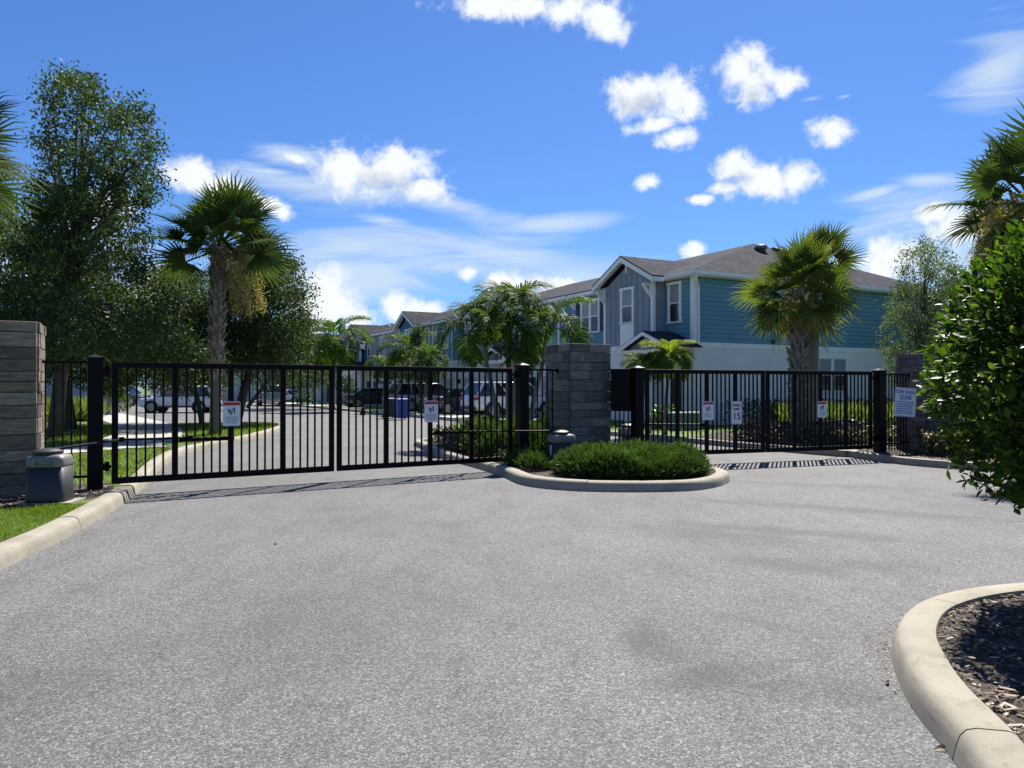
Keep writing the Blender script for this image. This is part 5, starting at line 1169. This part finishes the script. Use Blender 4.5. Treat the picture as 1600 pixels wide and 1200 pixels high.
shrub_mass('ground_plants', [(-2.3, 21.2), (-1.5, 18.2), (-.9, 17.2), (-.6, 18.5), (-.9, 20.5), (-1.8, 22.3)], 3600, .12, .5, .11, 'purple', 'mottled purple ground plants at the island tip behind the gate', 'ground cover')
shrub_mass('ground_plants', [us(-16, -5.6) if False else (8.3, 18.6), (7.0, 20.2), (6.2, 22.0), (7.2, 23.4), (10.5, 22.5), (11, 20), (9.5, 18.6)], 9000, .12, .62, .12, 'purple', 'dark mottled shrubs in the bed behind the exit gate', 'ground cover')
hp = [us(-1.0, .5), us(-1.0, 16), us(-2.2, 16), us(-2.2, .5)]
shrub_mass('hedge', hp, 26000, .12, 1.15, .13, 'hedge', 'dark clipped hedge along the wall of the teal house', 'hedge')
shrub_mass('hedge', [(8.95, 16.6), (9.15, 17.5), (10.2, 17.75), (12.0, 17.7), (12.0, 16.4), (9.6, 16.2)], 9000, .12, .72, .085, 'redhedge', 'low reddish brown hedge in front of the right pillar', 'hedge')
def tall_grass(poly, n, h, label, w=.014):
    p = fill(poly, n); k = len(p); cl = fill(poly, max(8, n // 60)); i_ = rng.integers(0, len(cl), k); b = cl[i_] + rng.normal(size=(k, 2)) * .10
    up = unit(np.column_stack([(b - cl[i_]) * 2.6, np.ones(k)]) + rdir(k) * .12)
    hh = h * (.6 + .5 * rng.random(k)); rot = basis(np.cross(np.cross(up, rdir(k)), up), up)
    me = scatter('ornamental_grass', *BLADE, np.column_stack([b, np.full(k, .1)]), rot, np.column_stack([hh * .35, np.full(k, w), hh]), M['tallgrass'])
    o = link('ornamental_grass', me); tag(o, label, 'ornamental grass', kind='stuff'); return o
tall_grass([us(-2.6, 1), us(-2.6, 12), us(-4.4, 12), us(-4.4, 1)], 16000, 1.0, 'yellow green ornamental grass behind the exit gate', .02)
tall_grass([(-24, 33), (-18.6, 33), (-19.2, 36), (-25, 38)], 8000, 1.1, 'soft green ornamental grass behind the left fence', .022)
tall_grass([(-1.3, 20.2), (-.6, 19.8), (-.3, 21.0), (-1.2, 21.4)], 500, .75, 'sparse tall grass by the palm stems on the island', .012)
for i, (px_, d_, w_, lb) in enumerate([(186, 47, .8, 'rounded shrub left of the white SUV'), (475, 66, .9, 'spiky shrub below the white saloon'), (790, 40.5, .5, 'small shrub between the two parked vehicles'), (1040, 27.5, .6, 'dark shrub beside the portico column')]):
    x = (px_ - CX) / F * d_; C = rdir(900) * np.array([w_, w_, w_ * .8]) * (rng.random(900) ** .3)[:, None] + np.array([0, 0, w_ * .75])
    r_ = empty('shrub', (x, d_, .1), 0, lb, 'shrub'); leaves('foliage', C, np.full(900, .14), M['oak2'], r_, 'stuff')

# --- the big glossy shrub
def big_shrub():
    root = empty('glossy_shrub', (4.2, 4.95, .1), 0, 'large rounded shrub with glossy green leaves at the right edge', 'shrub')
    C = np.array([4.25, 4.95, 1.8]) - np.array([4.2, 4.95, .1]); Rr = np.array([1.33, 1.33, 1.24])
    m = MB()
    for i in range(9):
        a = i * .7; e = C + np.array([math.cos(a) * .7, math.sin(a) * .7, random.uniform(-.3, .7)])
        m.tube([(math.cos(a) * .1, math.sin(a) * .1, 0), tuple(e * .5 + np.array([0, 0, -.1])), tuple(e)], [.035, .028, .01], 6)
    m.build('stems', M['bark'], root, True, kind='stuff')
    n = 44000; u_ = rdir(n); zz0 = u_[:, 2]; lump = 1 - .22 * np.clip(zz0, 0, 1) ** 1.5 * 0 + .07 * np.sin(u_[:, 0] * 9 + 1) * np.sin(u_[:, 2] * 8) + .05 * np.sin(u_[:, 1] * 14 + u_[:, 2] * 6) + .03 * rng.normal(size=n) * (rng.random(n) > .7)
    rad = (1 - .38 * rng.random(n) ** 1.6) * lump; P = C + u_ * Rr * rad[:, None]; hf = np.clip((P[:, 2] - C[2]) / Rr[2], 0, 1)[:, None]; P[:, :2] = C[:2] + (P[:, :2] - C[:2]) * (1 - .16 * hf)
    k = P[:, 2] > .5; P, u_, rad = P[k], u_[k], rad[k]; n = len(P)
    d = unit(u_ * .7 + rdir(n) * .7 + np.array([0, 0, .35])); up = unit(u_ * .6 + rdir(n) * .45 + np.array([0, 0, .8]))
    rot = basis(d, up); sz = .072 * (.5 + .75 * rng.random(n)); rn = np.clip((rad - .62) * 1.1 + rng.normal(size=n) * .22 - .05, 0, .99)  # leaf colour carries interior shade and lit rim: darker inside, yellower outside
    loc = np.array([4.2, 4.95, .1]); dist = np.linalg.norm(P + loc - np.array([0, 0, EYE]), axis=1) - 2.5 * rad; az = (P[:, 0] + loc[0]) / (P[:, 1] + loc[1])
    vis = (az < .69) & (rad > .93); order = np.argsort(np.where(vis, dist, 99))[:300]
    mask = np.zeros(n, bool); mask[order] = True
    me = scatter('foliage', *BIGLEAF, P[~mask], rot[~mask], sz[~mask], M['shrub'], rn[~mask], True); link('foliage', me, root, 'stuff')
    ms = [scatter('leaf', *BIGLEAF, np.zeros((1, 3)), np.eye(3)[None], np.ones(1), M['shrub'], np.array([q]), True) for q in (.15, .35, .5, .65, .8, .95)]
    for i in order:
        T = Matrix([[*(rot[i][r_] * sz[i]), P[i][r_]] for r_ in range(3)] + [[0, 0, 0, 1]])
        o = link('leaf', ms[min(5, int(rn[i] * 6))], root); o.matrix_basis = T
big_shrub()
print('objects', len(bpy.data.objects), 'tris', sum(len(o.data.loops) - 2 * len(o.data.polygons) for o in bpy.data.objects if o.type == 'MESH'))
